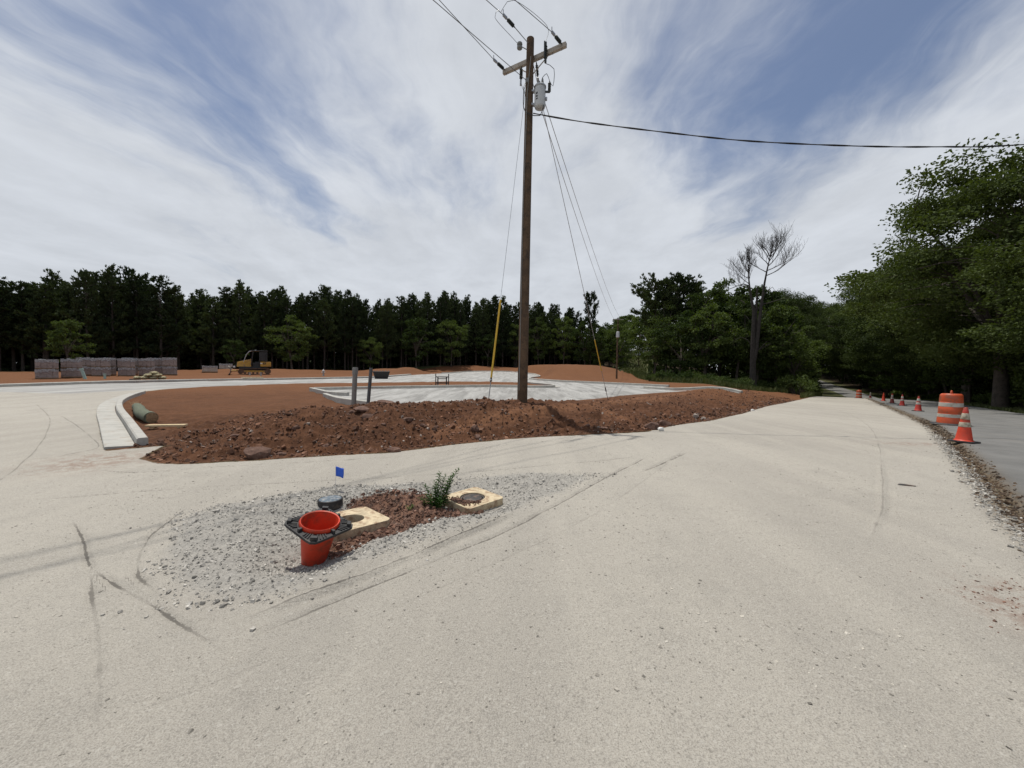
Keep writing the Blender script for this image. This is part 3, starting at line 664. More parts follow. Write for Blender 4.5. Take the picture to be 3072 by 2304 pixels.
kerb('concrete_kerb', [(-30, 10), (-28.3, 17), (-27.3, 21), (-26.65, 25.5), (-25, 29.1), (-22.3, 32.3), (-18.7, 37.1), (-15.6, 42.5), (-15.0, 47.6), (-14.8, 57)],
     'long pale kerb along the far drive in front of the block pallets', -1, 0.0, 0.5, 0.16, 0.0, 4.0)
kerb('concrete_kerb', [(-13, 72), (-10.4, 82), (-6, 85.6), (-2.6, 86), (1.2, 84), (3.9, 76.5), (4.2, 66), (3.9, 56), (2.1, 47.6), (2.6, 43), (4.9, 38.6), (8.3, 35.3), (12.45, 30.7)],
     'pale kerb curving round the far end of the parking lot', -1, 0.35, 0.2, 0.16, 0.02, 4.0)
kerb('concrete_kerb', [(9.6, 28.2), (10.0, 27.0), (10.9, 26.1), (13.4, 25.9), (14.6, 24.6)], 'short kerb nose at the right corner of the parking lot', -1, 0.25, 0.3, 0.16, 0.02, 4.0)
kerb('concrete_kerb', [(-11, 21.5), (-6.5, 24.6), (-1.5, 27.2), (1.6, 27.0), (2.9, 27.7), (3.25, 28.8), (2.9, 30.2), (1.4, 33.4)], 'kerb edging the dirt strip along the parking lot behind the pole', -1, 0.35, 0.2, 0.16, 0.02, 4.0)
kerb('concrete_kerb', [(-4.0, 13.1), (-6.4, 15), (-7.5, 16.3), (-8.3, 17.4)], 'kerb at the near left edge of the parking lot by the two pipes', -1, 0.25, 0.2, 0.16, 0.02, 4.0)
kerb('concrete_kerb', [(-7.6, 18.1), (-8.6, 18.5), (-9.6, 19.7), (-11, 21.4)], 'small kerb jog at the far left corner of the parking lot', -1, 0.25, 0.2, 0.16, 0.02, 4.0)

# ------------------------------------------------------------------ utility pole
PB = Vector((0.30, 11.0, hz1(0.30, 11.0)-0.15)); LEAN = Vector((0.09, 0.0, 10.85))
zp = PB.z
def pole_pt(z): return Vector((0.09*(z-zp)/10.2, 0, z-zp))        # local axis point at world height z
pole = empty('utility_pole', PB, 0, 'tall brown wooden utility pole with crossarm and grey transformer', 'utility pole')
ad = Vector((0.86, -0.51, 0)); wd = Vector((-0.61, -0.79, 0)); upv = Vector((0, 0, 1))
ztop = 10.62
MB().tube([pole_pt(zp+t*(ztop-zp)) for t in np.linspace(0, 1, 14)]+[pole_pt(ztop+.02)], list(np.linspace(.148, .103, 14))+[.08], 18).build('shaft', M['polewood'], pole, True)
ac = pole_pt(10.17)-wd*0.16
rotA = Matrix((ad, Vector((0, 0, 1)).cross(ad), upv)).transposed()
arm = MB().box(ac, (1.98, .095, .12), rot=rotA).build('crossarm', M['armwood'], pole, bevel=.008)
for k in (-.5, .5):
    MB().tube([ac+ad*k-upv*.05, pole_pt(9.72)-wd*.12], .014, 6).build('brace', M['armwood'], pole)
for k in (-.88, -.6, -.22, .26, .6, .86):
    MB().tube([ac+ad*k-upv*.10, ac+ad*k+upv*.10], .012, 6).build('bolt', M['galv'], arm)
def insulator(p, d, L=.36, r=.048, sheds=7, nm='insulator', mat=None):
    """polymer strain insulator hanging from p in direction d, with clamp"""
    d = d.normalized(); z = d; u, v = frame_dirs(z); Mx = Matrix((u, v, z)).transposed()
    prof = [(.012, 0)]
    a0 = .07
    for k in range(sheds):
        t0 = a0+(L-.12)*k/sheds; prof += [(.022, t0), (r, t0+.012), (r*.92, t0+.02), (.022, t0+.03)]
    prof += [(.012, L)]
    o = MB().lathe(prof, 12, p, M=Mx).build(nm, mat or M['insul'], pole, True)
    cl = MB().box(p+d*(L+.06), (.05, .05, .14), rot=Mx).box(p+d*(L+.13)+upv*.06, (.02, .02, .12)).build('clamp', M['galv'], o)
    return p+d*(L+.10)
WIRES = []
dn = (wd-upv*.04).normalized()
a = insulator(ac-ad*.91+wd*.05+upv*.03, dn); WIRES.append((a, 'left'))
topL = pole_pt(10.44)+wd*.1
MB().tube([topL, topL+wd*.62-upv*.0], .011, 6).build('link_rod', M['galv'], pole)
a = insulator(topL+wd*.6, dn); WIRES.append((a, 'middle'))
a = insulator(ac+ad*.88+wd*.05+upv*.03, dn); WIRES.append((a, 'right'))
nb = pole_pt(9.42)+wd*.12
MB().box(nb, (.09, .09, .12)).build('neutral_spool', M['porc'], pole, bevel=.02); WIRES.append((nb, 'neutral'))
# insulators hanging under the arm and towards the clearing
insulator(ac-ad*.38-upv*.06, -upv+wd*.05, .40, nm='lightning_arrester')
cut = MB().tube([ac+ad*.44+wd*.10-upv*.32, ac+ad*.44+wd*.10+upv*.22], [.032, .032], 10)
for k in range(6): cut.lathe([(.03, -.012), (.05, 0), (.03, .012)], 12, ac+ad*.44+wd*.10+upv*(-.2+.06*k))
cut.box(ac+ad*.44+wd*.16+upv*.0, (.03, .03, .42)).build('fuse_cutout', M['insul'], pole, True)
fd = Vector((0.235, 0.97, -0.12))
b1 = insulator(pole_pt(10.02)-wd*.11+ad*.13, (fd-upv*.75), .36)
b2 = pole_pt(9.55)-wd*.13
# standoff with round porcelain spool near the top
so_ = pole_pt(10.28)
MB().tube([so_, so_+wd*.28-ad*.10], .012, 6).build('standoff_rod', M['galv'], pole)
Mx = Matrix((upv, ad, wd)).transposed()
MB().lathe([(.02, -.08), (.07, -.07), (.075, -.03), (.05, 0), (.075, .03), (.07, .07), (.02, .08)], 14, so_+wd*.34-ad*.10-upv*.03).build('spool', M['porc'], pole, True)
# transformer
tcn = pole_pt(8.98)+Vector((.295, -.12, 0)); TH = .56; TR = .152
tr = MB().lathe([(TR*.55, -TH/2-.05), (TR*.9, -TH/2-.02), (TR, -TH/2+.02), (TR, TH/2-.05), (TR*1.06, TH/2-.045), (TR*1.06, TH/2-.01), (TR*.9, TH/2+.02), (TR*.2, TH/2+.05)], 28, tcn).build('transformer', M['tank'], pole, True)
MB().lathe([(TR*1.07, TH/2-.055), (TR*1.1, TH/2-.05), (TR*1.1, TH/2-.02), (TR*1.07, TH/2-.015)], 28, tcn, closed=True).build('lid_band', M['galv'], tr)
[MB().box(tcn+Vector((-.17, .06, k_)), (.12, .10, .05)).build('bracket', M['galv'], tr) for k_ in (.18, -.18)]
for j, (dx, dy, hh) in enumerate(((.06, -.02, .20), (-.02, .05, .14))):
    pr = [(.028, 0)]
    for k in range(4): pr += [(.045-.005*k, .03+.035*k), (.026, .045+.035*k)]
    MB().lathe(pr+[(.012, hh)], 12, tcn+Vector((dx, dy, TH/2+.02))).build('bushing', M['porc'], tr, True)
arr = tcn+Vector((.25, -.05, .08))
pr = [(.02, 0)]
for k in range(6): pr += [(.045, .04+.04*k), (.026, .055+.04*k)]
MB().lathe(pr+[(.012, .30)], 12, arr).box(arr+Vector((-.05, 0, .02)), (.12, .03, .05)).build('surge_arrester', M['insul'], tr, True)
MB().box(tcn+Vector((.17, -.05, -.09)), (.05, .06, .08)).build('terminal_box', M['galv'], tr, bevel=.01)
for k, (dz, h_) in enumerate(((.02, .05), (-.06, .04), (-.13, .035))):     # dark painted digits on the tank
    ang = R_(-128)
    MB().box(tcn+Vector((math.cos(ang)*(TR+.001), math.sin(ang)*(TR+.001), dz)), (.055, .004, h_), rz=ang+math.pi/2).build('painted_digit', M['cblack'], tr)
# jumpers
def jumper(pts, r=.007, m='blackwire', nm='jumper_wire'): return MB().tube(smooth_path([tuple(p) for p in pts], .12), r, 5).build(nm, M[m], pole, True)
pm = WIRES[1][0]
jumper([pm+wd*.12, pm+wd*.02+ad*.3+upv*.22, ac+ad*.40+upv*.75, ac+ad*.44+wd*.1+upv*.24], .006, 'wire')
jumper([pm+wd*.2, pm+wd*.35-upv*.3, so_+wd*.6-ad*.2+upv*.1, so_+wd*.4-ad*.12], .006, 'wire')
jumper([ac+ad*.44+wd*.10-upv*.34, ac+ad*.64-upv*.5, ac+ad*.62-upv*.95, arr+upv*.32], .008)
jumper([arr+upv*.32, tcn+Vector((.17, -.03, .6)), tcn+Vector((.06, -.02, TH/2+.22))], .008)
jumper([nb, nb+wd*.15-upv*.25, pole_pt(8.9)+wd*.13], .008)
jumper([ac-ad*.38-upv*.5, ac-ad*.3-upv*.75, nb+upv*.05], .006, 'wire')
jumper([tcn+Vector((.1, -.1, -TH/2)), tcn+Vector((0, -.15, -.6)), pole_pt(8.5)+Vector((-.02, -.16, 0)), pole_pt(8.75)+Vector((-.15, -.05, 0)), pole_pt(9.3)+Vector((-.15, -.02, 0))], .012)
MB().tube([pole_pt(10.05)+Vector((.02, -.13, 0)), pole_pt(9.0)+Vector((-.06, -.14, 0)), pole_pt(6)+Vector((-.10, -.10, 0)), pole_pt(.9)+Vector((-.10, -.11, 0))], .012, 6).build('ground_wire_moulding', M['pvc'], pole)
# overhead conductors (run along the road, back past the viewer)
def wire(name, a, b, sag, r, m, label, group=None, n=28, cat='cable'):
    pts = [Vector(a).lerp(Vector(b), t)-upv*(4*sag*t*(1-t)) for t in np.linspace(0, 1, n)]
    o = MB().tube(pts, r, 6).build(name, M[m], None, True); return tag(o, label, cat, group)
names = {'left': 'overhead conductor from the left end of the crossarm', 'middle': 'overhead conductor from the top of the pole',
         'right': 'overhead conductor from the right end of the crossarm', 'neutral': 'overhead neutral wire tied to the pole below the crossarm'}
WDIR = {'left': (-.53, -.85), 'middle': (-.68, -.73), 'right': (-.71, -.70), 'neutral': (-.64, -.77)}
for p, k in WIRES:
    a = PB+p; wire('overhead_wire', a, a+Vector(WDIR[k]+(0,)).normalized()*55+upv*(.2 if k != 'neutral' else .6), 1.0, .0085, 'wire', names[k])
# wires to the clearing
T0 = Vector((21.7, 80.0, 12.6))
wire('overhead_wire', PB+b1, T0+Vector((.5, 0, 0)), 1.0, .012, 'guy', 'thin overhead wire from the transformer side down to the clearing')
wire('overhead_wire', PB+b2, T0+Vector((-.4, 0, -.8)), 1.0, .012, 'guy', 'lower thin overhead wire running from the pole to the clearing')
# service cable to the right
pts = [PB+pole_pt(8.58)+Vector((.12, -.05, 0)), Vector((1.9, 10.9, 8.33)), Vector((4.2, 10.75, 7.98)), Vector((6.3, 10.6, 7.70)), Vector((9.0, 10.45, 7.52)), Vector((11.1, 10.35, 7.47)), Vector((13.3, 10.2, 7.48)), Vector((20, 9.8, 7.9)), Vector((30, 9.2, 9.3))]
sp = smooth_path(pts, .25)
mb = MB().tube(sp, .013, 6)
for ph in (0, math.pi):
    mb.tube([p+Vector((0, math.cos(i*.8+ph)*.014, math.sin(i*.8+ph)*.014)) for i, p in enumerate(sp)], .009, 5)
tag(mb.build('service_cable', M['blackwire'], None, True), 'twisted black service cable sagging from the pole to the right', 'cable')
# guys
def guy(top, anc, glen, rad_g, label, r=.006, twin=False, g0=.62):
    top = Vector(top); anc = Vector(anc); d = (top-anc).normalized()
    root = empty('guy_wire', anc, 0, label, 'guy wire', 'guy wires of the utility pole')
    L = (top-anc).length
    MB().tube([d*-.25, d*.55], .014, 6).lathe([(.03, -.02), (.045, 0), (.03, .02)], 10, d*.55).build('anchor_rod', M['galv'], root)
    MB().tube([d*.5, d*.72], .025, 8).build('turnbuckle', M['iron'], root)
    MB().tube([d*.6, d*L], r, 6).build('strand', M['guy'], root)
    if twin: MB().tube([d*.6+Vector((.05, 0, 0)), d*(L*.8)+Vector((.04, 0, 0))], r, 6).build('strand', M['guy'], root)
    if glen: MB().tube([d*g0, d*(g0+glen)], rad_g, 10).build('guard_sleeve', M['yellow'], root, True)
    return root
g1 = Vector((-.63, 10.55, hz1(-.63, 10.55)+.02)); g2 = Vector((4.25, 17.0, hz1(4.25, 17)+.02))
guy(PB+pole_pt(9.3)+Vector((-.1, 0, 0)), g1, 2.15, .027, 'guy wire with yellow sleeve anchored just left of the utility pole')
guy(PB+pole_pt(10.0)+Vector((.1, .1, 0)), g2, 1.5, .019, 'guy wire with faded yellow sleeve anchored right of the pole by the lot', .010, False, 1.6)

# ------------------------------------------------------------------ cones and drums
def slab_hole(side, hole, t, n=32, round_=.0, z0=0.0):
    vs = []; fs = []
    for z in (z0, z0+t):
        for ring in range(2):
            for k in range(n):
                a = 2*math.pi*(k+.5)/n; c, s = math.cos(a), math.sin(a)
                if ring == 0: vs.append((hole*c, hole*s, z))
                else:
                    q = side/2/max(abs(c), abs(s)); q = min(q, side/2*(1.414-round_)); vs.append((q*c, q*s, z))
    for k in range(n):
        j = (k+1) % n
        fs += [(k, n+k, n+j, j), (2*n+k, 2*n+j, 3*n+j, 3*n+k), (n+k, 3*n+k, 3*n+j, n+j), (k, j, 2*n+j, 2*n+k)]
    return vs, fs
def cone(loc, rz, label, body='conered', bands=('reflect', 'reflect'), tilt=(0, 0), s=1.0, tip=None):
    root = empty('traffic_cone', loc, rz, label, 'traffic cone', 'traffic cones along the asphalt edge')
    root.rotation_euler = (tilt[0], tilt[1], rz); root.scale = (s, s, s)
    v, f = slab_hole(.37, .10, .03, round_=.12); MB().add(v, f).build('base', M['black'], root, bevel=.006)
    H = .71; rr = lambda z: .128+(.030-.128)*(z-.03)/(H-.03)
    pr = [(.150, .028), (.150, .036), (.135, .042)]+[(rr(z), z) for z in (.06, .2, .35, .5, .66)]+[(rr(.70), .70), (.026, .712)]
    inn = [(.020, .708)]+[(rr(z)-.006, z) for z in (.66, .35, .06)]+[(.125, .028)]
    MB().lathe(pr+inn, 28, closed=True).build('body', M[body], root, True)
    for (z0, z1), bm_ in zip(((.47, .595), (.315, .41)), bands):
        if bm_: MB().lathe([(rr(z0)+.0022, z0), (rr(z0)+.004, z0+.004), (rr(z1)+.004, z1-.004), (rr(z1)+.0022, z1)], 28).build('reflective_collar', M[bm_], root, True)
    if tip: MB().lathe([(rr(.61)+.002, .61), (rr(.70)+.002, .70), (.02, .715)], 24).build('tip', M[tip], root, True)
    return root
def gl(x, y): return (x, y, hz1(x, y)+.004)
cone(gl(9.3, 7.9), .35, 'nearest orange traffic cone with dirty worn white bands', 'orange', ('reflectold', 'reflectold'), (0, R_(1.2)), 1.0, 'conered')
cone(gl(19.4, 18.4), .5, 'red traffic cone with torn white bands just beyond the big drum', 'conered', ('reflect', 'reflect'), (0, R_(1.5)), 1.0)
cone(gl(24.7, 24.4), .2, 'red traffic cone with clean white bands, third from the near end', 'conered', ('reflect', 'reflect'))
cone(gl(28.2, 28.6), .7, 'traffic cone with white bands and dark red foot, fourth in line', 'conedark', ('reflect', 'reflect'), tip='orange')
cone(gl(31.8, 33.0), .4, 'plain bright red traffic cone without any white band', 'orange', (None, None))
cone(gl(44.6, 48.0), .1, 'farthest small traffic cone with white bands, beside the distant drum', 'conedark', ('reflect', 'reflect'), tip='reflect')
def drum(loc, label, rz=0, s=1.0):
    root = empty('traffic_drum', loc, rz, label, 'traffic drum', 'orange and white traffic drums'); root.scale = (s, s, s)
    MB().lathe([(.42, 0), (.43, .012), (.41, .035), (.30, .055), (.27, .05), (.27, 0)], 8, closed=True).build('rubber_base', M['black'], root)
    zs = [(0.03, .285), (.20, .275), (.215, .268), (.33, .265), (.345, .258), (.36, .262), (.52, .258), (.53, .250), (.68, .248), (.69, .241), (.705, .245), (.87, .236), (.90, .225), (.925, .20), (.93, .0)]
    body = MB().lathe([(r, z) for z, r in zs], 36).build('body', M['drumorange'], root, True)
    for z0, z1, r0, r1 in ((.225, .325, .2695, .267), (.54, .66, .2525, .2505)):
        MB().lathe([(r0-.004, z0), (r0, z0+.004), (r1, z1-.004), (r1-.004, z1)], 36).build('reflective_band', M['reflect'], root, True)
    MB().tube([(-.09, 0, .925)]+[(.09*math.cos(a), 0, .945+.065*math.sin(a)) for a in np.linspace(math.pi, 0, 9)]+[(.09, 0, .925)], .017, 8).build('handle', M['drumorange'], root, True)
    return root
drum(gl(13.1, 11.5), 'large orange and white traffic drum behind the nearest cone', .6)
drum(gl(41.1, 45.7), 'distant orange and white traffic drum where the gravel ends', .2)

# inverted cone in the dirt
ic = empty('traffic_cone', (-1.485, 2.875, -.045), 0, 'upturned red traffic cone stuck tip down beside the concrete collar', 'traffic cone')
ic.rotation_mode = 'QUATERNION'
ic.rotation_quaternion = Euler((R_(7), R_(12), 0)).to_quaternion() @ Euler((0, 0, R_(-28))).to_quaternion()
H0 = .37
ic.scale = (.90, .90, .98)
def zi(z): return H0-z            # cone coordinate (from its base) to inverted height
rr = lambda z: .145+(.034-.145)*z/.70
n_ = 40
prof = [(.150, zi(-.022)), (.156, zi(-.010)), (.150, zi(.02))]+[(rr(z), zi(z)) for z in (.03, .15, .30, .45, .62)]
inn = [(rr(z)-.006, zi(z)) for z in (.62, .45, .30, .15, .02)]+[(.141, zi(-.018))]
MB().lathe(prof+inn, n_, closed=True).build('body', M['orange'], ic, True)
v, f = slab_hole(.40, .152, .020, 40, .13, zi(.030)); MB().add(v, f).build('base', M['black'], ic, bevel=.004)
mb = MB()
for q in range(4):
    a0 = math.pi/4+q*math.pi/2
    for k in range(-4, 5):
        if k == 0: continue
        a = a0+k*.105; rin = .165; rout = min(.24/abs(math.cos(a-a0))*.93, .195/max(abs(math.cos(a)), abs(math.sin(a)))*.97)
        if rout-rin < .012: continue
        mb.box((math.cos(a)*(rin+rout)/2, math.sin(a)*(rin+rout)/2, zi(.006)), (rout-rin, .008, .010), rz=a)
tag(mb.build('base_ribs', M['black'], ic), kind='stuff')
for k in range(8):
    a = k*math.pi/4; rad = .172 if k % 2 == 0 else .225
    MB().box((math.cos(a)*rad, math.sin(a)*rad, zi(-.002)), (.03, .05 if k % 2 else .022, .028), rz=a).build('base_lug', M['black'], ic, bevel=.004)
MB().box((.0, .085, zi(.13)), (.010, .004, .13), rot=Euler((R_(-20), R_(35), 0)).to_matrix()).build('white_scrap', M['white'], ic)

# ------------------------------------------------------------------ collars, lid, flag, weed
def collar(loc, rz, label, side, hole, t, tilt=(0, 0)):
    root = empty('concrete_collar', loc, rz, label, 'concrete collar', 'square concrete collars in the dirt patch'); root.rotation_euler = (tilt[0], tilt[1], rz)
    v, f = slab_hole(side, hole, t, 40); MB().add(v, f).build('slab', M['concold'], root, bevel=.006); return root
zL = hz1(-1.47, 3.62, False)
cl = collar((-1.465, 3.51, -.025), R_(47), 'pale concrete collar with open round hole behind the upturned cone', .53, .115, .098, (R_(-1), R_(2)))
MB().lathe([(.118, -.25), (.118, .02), (.124, .02), (.124, -.25)], 32, closed=True).lathe([(.0, -.2), (.12, -.2), (.12, -.22), (0, -.22)], 24).build('valve_shaft', M['pvc'], cl)
zR = hz1(-.45, 4.22, False)
cr = collar((-.41, 4.15, -.035), R_(45), 'pale concrete collar holding a rusty iron valve cover, beside the weed', .50, .135, .115, (R_(1), R_(-1)))
MB().lathe([(.128, 0), (.128, .102), (.112, .102), (.112, .0)], 36, closed=True).build('ring_frame', M['iron'], cr, True)
MB().lathe([(.0, .06), (.102, .06), (.102, .106), (.094, .110), (.0, .110)], 36).build('valve_cover', M['iron'], cr, True)
x, y = scatter(700, (-.74, -.3, 3.8, 4.3), lambda a, b: np.exp(-((a+.50)/.11)**2-((b-4.01)/.07)**2)*(np.hypot(a+.41, b-4.15) > .145)*(np.abs(a+.41)+np.abs(b-4.15) < .33), g_)
o = stones('soil_crumbs', x, y, np.clip(g_.lognormal(-4.7, .3, len(x)), .005, .018), M['pclod'], .6, .5, .3, seed=31, z=np.full(len(x), .082)); lab_stuff(o, 'reddish soil crumbs on the collar with the valve cover', 'soil')
zl = hz1(-1.835, 3.90)+.01
lid = empty('meter_lid', (-1.835, 3.90, zl-.045), 0, 'round black box with worn bluish lid below the flag', 'utility box')
MB().lathe([(.118, 0), (.118, .085), (.110, .09), (.104, .085), (.104, 0)], 32, closed=True).build('rim', M['black'], lid, True)
MB().lathe([(0, .06), (.1035, .06), (.1035, .088), (0, .092)], 32).build('lid', M['bluelid'], lid, True)
fx, fy = -1.90, 4.16; fz = .02
fl = empty('marker_flag', (fx, fy, fz), 0, 'small blue marker flag on a thin wire', 'marker flag')
MB().tube([(0, 0, -.05), (.002, 0, .37)], .0022, 6).build('wire_stem', M['white'], fl)
nx_, nz_ = 9, 6; V = []; F = []
for j in range(nz_):
    for i in range(nx_):
        u, v_ = i/(nx_-1), j/(nz_-1); V.append((.002+.092*u*(1-.12*abs(v_-.5)), .012*math.sin(u*5+v_*1.5)*u, .265+.105*v_-.018*u*(1-v_)*0-.022*u))
for j in range(nz_-1):
    for i in range(nx_-1): k = j*nx_+i; F.append((k, k+1, k+nx_+1, k+nx_))
fo = npmesh('flag_sheet', V, F, M['blue'], fl, True); md = fo.modifiers.new('t', 'SOLIDIFY'); md.thickness = .0012
# weed
def weed(loc, stems, label, seed, leaf=.045):
    root = empty('leafy_weed', loc, 0, label, 'weed'); rg = random.Random(seed); mb = MB(); V = []; F = []
    for (dx, dy, h, lx, ly) in stems:
        p0 = Vector((dx, dy, -.03)); pts = [p0+Vector((lx*t*t, ly*t*t, h*t)) for t in np.linspace(0, 1, 8)]
        mb.tube(pts, list(np.linspace(.0055, .002, 8)), 6)
        nl = int(h*190)
        for i in range(nl):
            t = .14+.86*i/nl; k = min(6, int(t*7)); p = pts[k].lerp(pts[k+1], t*7-k); a = i*2.4+rg.uniform(-.3, .3)
            L = leaf*rg.uniform(.8, 1.25)*(1.25-.5*t); el = R_(rg.uniform(10, 35))*(0.6+t)
            d = Vector((math.cos(a)*math.cos(el), math.sin(a)*math.cos(el), math.sin(el))); s_ = Vector((-math.sin(a), math.cos(a), 0)); b = len(V); wv_ = L*.13
            V += [p, p+d*L*.45+s_*wv_, p+d*L*.95-upv*L*.20, p+d*L*.45-s_*wv_]; F += [(b, b+1, b+2, b+3)]
    mb.build('stems', M['plant'], root); npmesh('leaves', [tuple(v) for v in V], F, M['plant'], root); return root
wz = hz1(-.77, 3.94)
weed((-.77, 3.94, wz), [(.02, -.01, .24, -.03, .01), (-.05, .03, .25, -.07, 0), (.0, .06, .37, .03, .02), (.05, .02, .36, .12, .01), (.07, .07, .40, .15, .05), (.09, .03, .28, .06, .03), (-.02, -.04, .18, -.06, -.04), (.04, -.05, .16, .02, -.05), (.0, 0, .30, .0, -.02), (.03, .04, .33, .05, .06), (-.07, -.02, .14, -.08, -.03)],
     'bushy green weed growing between the concrete collar and the stones', 4, .058)
weed((-.98, 3.78, hz1(-.98, 3.78)), [(0, 0, .07, .02, 0), (.02, .01, .06, -.02, .02), (-.02, .0, .06, -.03, 0)], 'tiny green seedling in the middle of the dirt patch', 5, .035)

# ------------------------------------------------------------------ roll of netting, board, pipes
a = Vector((-8.62, 9.22, 0)); b = Vector((-11.35, 11.6, 0)); za = hz1(a.x, a.y); zb = hz1(b.x, b.y)
L = (b-a).length; roll = empty('netting_roll', (a.x, a.y, za), math.atan2((b-a).y, (b-a).x), 'rolled green erosion netting lying behind the kerb', 'erosion roll')
pts = [(t*L, 0.05*math.sin(t*5), .130+(zb-za)*t-.03*t) for t in np.linspace(0, 1, 16)]
MB().tube(pts, [.135+.010*math.sin(i*1.9)-.030*(i/15)**3 for i in range(16)], 20).build('netting', M['mat_green'], roll, True)
MB().lathe([(0, 0), (.11, 0), (.126, .006), (.126, .02)], 20, (-.006, 0, .130), M=Matrix.Rotation(R_(90), 3, 'Y')).build('roll_end', M['straw'], roll, True)
rg = random.Random(3); mb = MB()
for k in range(46):
    a_ = rg.uniform(0, 6.28); q = rg.uniform(0, .10); p = Vector((L-.05, q*math.cos(a_)+.05*math.sin(5), .12+q*math.sin(a_)+(zb-za)))
    mb.tube([p, p+Vector((rg.uniform(.05, .32), rg.uniform(-.14, .14), rg.uniform(-.08, .14)))], [.005, .002], 4)
mb.build('frayed_straw', M['straw'], roll)
pa_ = Vector((-8.05, 8.42, 0)); pb_ = Vector((-7.20, 8.62, 0))
pzz = max(hz1(-8.05, 8.42), hz1(-7.2, 8.62), hz1(-7.6, 8.52))
pr_ = empty('lumber_board', ((pa_.x+pb_.x)/2, (pa_.y+pb_.y)/2, pzz), math.atan2(.2, .85), 'short pale board lying on the dirt by the kerb', 'board')
MB().box((0, 0, .055), (.74, .14, .045)).build('board', M['lumber'], pr_, bevel=.004)
[MB().box((k_, .02, .015), (.09, .14, .035)).build('block', M['lumber'], pr_) for k_ in (-.25, .27)]
def standpipe(loc, h, r, lx, m, label, cap=True):
    root = empty('conduit_pipe', loc, 0, label, 'pipe', 'standing conduit pipes on the bank'); d = Vector((lx, 0, h))
    MB().tube([d*-.25, d*.5, d], r, 20).build('pipe', M[m], root, True)
    if cap:
        dn_ = d.normalized(); MB().tube([d-dn_*.20, d-dn_*.02, d+dn_*.012], [r*1.16, r*1.16, r*1.05], 20).build('coupling', M[m], root, True)
    return root
standpipe((-4.92, 12.0, hz1(-4.92, 12.0)), 1.48-hz1(-4.92, 12), .072, .06, 'pvc', 'thicker grey conduit pipe standing behind the bank, with coupling')
standpipe((-4.48, 12.0, hz1(-4.48, 12.0)), 1.48-hz1(-4.48, 12), .051, .11, 'pvcdark', 'thinner dark conduit pipe leaning beside the thicker one', False)

# ------------------------------------------------------------------ notable rocks
def rock(x, y, sx, sy, sz, rz, label, m='rock', seed=1, sink=.3, group=None, tilt=0.0):
    rg = np.random.default_rng(seed); bm = bmesh.new(); bmesh.ops.create_icosphere(bm, subdivisions=2, radius=1)
    cuts = [Vector(rg.normal(size=3)).normalized() for _ in range(7)]
    for v in bm.verts:
        n = v.co.copy(); q = max(abs(n.x), abs(n.y), abs(n.z)); v.co = n*(.35+.65*.75/q)
        for c_ in cuts:
            e_ = v.co.dot(c_)-.62
            if e_ > 0: v.co -= c_*e_
        v.co *= 1+rg.uniform(-.06, .06)
        v.co = Vector((v.co.x*sx, v.co.y*sy, v.co.z*sz))
    me = bpy.data.meshes.new('rock'); bm.to_mesh(me); bm.free(); me.materials.append(M[m])
    o = bpy.data.objects.new('rock', me); col.objects.link(o); o.location = (x, y, hz1(x, y)+sz*(1-2*sink)*.5); o.rotation_euler = (tilt, tilt*.5, rz)
    return tag(o, label, 'rock', group)
rock(-3.95, 6.0, .26, .20, .13, .4, 'big flat reddish rock at the left foot of the bank', seed=3, tilt=.25)
rock(-1.98, 6.5, .15, .09, .075, .1, 'dark block of rock lying at the gravel edge of the bank', seed=5)
rock(-3.2, 8.3, .24, .20, .07, .9, 'broad reddish slab on the crest left of the two pipes', seed=7, tilt=.3)
rock(-2.9, 7.9, .20, .13, .07, .3, 'tilted slab just below the broad slab on the bank', seed=9, tilt=.4)
rock(-3.05, 9.35, .24, .17, .06, .2, 'pale reddish slab lying right of the dark pipe', 'rock', 11, .2, tilt=.2)
rock(-.75, 8.0, .12, .10, .10, .6, 'squarish pinkish rock low on the bank left of the pole', seed=13)
rock(3.35, 9.25, .26, .2, .16, .8, 'large brown boulder above the white scrap at the gravel edge', seed=15)
rock(3.95, 9.95, .22, .17, .15, .2, 'rounded brown boulder right of the largest boulder', seed=17)
rock(5.6, 11.7, .13, .10, .10, .5, 'pale grey stone on the right part of the bank', 'rockpale', 19)
rock(5.75, 11.55, .10, .10, .08, 1.2, 'second pale grey stone below its twin on the bank', 'rockpale', 21)
tag(rock(3.5, 9.0, .10, .05, .07, .5, None, 'white', 23, .1), 'crumpled white scrap at the foot of the bank', 'scrap')
tag(rock(9.95, 15.9, .11, .07, .06, .3, None, 'white', 25, .1), 'white scrap farther along the gravel edge', 'scrap')
tag(rock(4.9, 4.75, .115, .035, .012, -.45, None, 'iron', 27, .1), 'flat dark scrap lying alone on the gravel at right', 'scrap')
rg = random.Random(8)
k = 0
while k < 46:
    x = rg.uniform(-5.6, 16); y = rg.uniform(5.8, 24)
    if float(f_bank(np.array([x]), np.array([y]))[0]) < .6: continue
    s_ = rg.uniform(.045, .105)*(1+.02*y); rock(x, y, s_, s_*rg.uniform(.6, .9), s_*rg.uniform(.35, .7), rg.uniform(0, 3), 'reddish brown rock half sunk in the dirt bank', seed=100+k, group='rocks on the dirt bank', tilt=rg.uniform(-.4, .4)); k += 1
k = 0
rg = random.Random(12)
while k < 40:
    x = rg.uniform(-3, 1); y = rg.uniform(2.1, 4.9)
    if float(f_isl(np.array([x]), np.array([y]))[0]) < .35: continue
    s_ = rg.uniform(.010, .022); o = rock(x, y, s_, s_*rg.uniform(.6, .9), s_*rg.uniform(.5, .8), rg.uniform(0, 3), 'fist sized grey stone in the heap round the dirt patch', 'stone', 200+k, .2, 'larger stones of the gravel heap', rg.uniform(-.4, .4)); o.name = 'stone'; tag(o, cat='stone'); k += 1

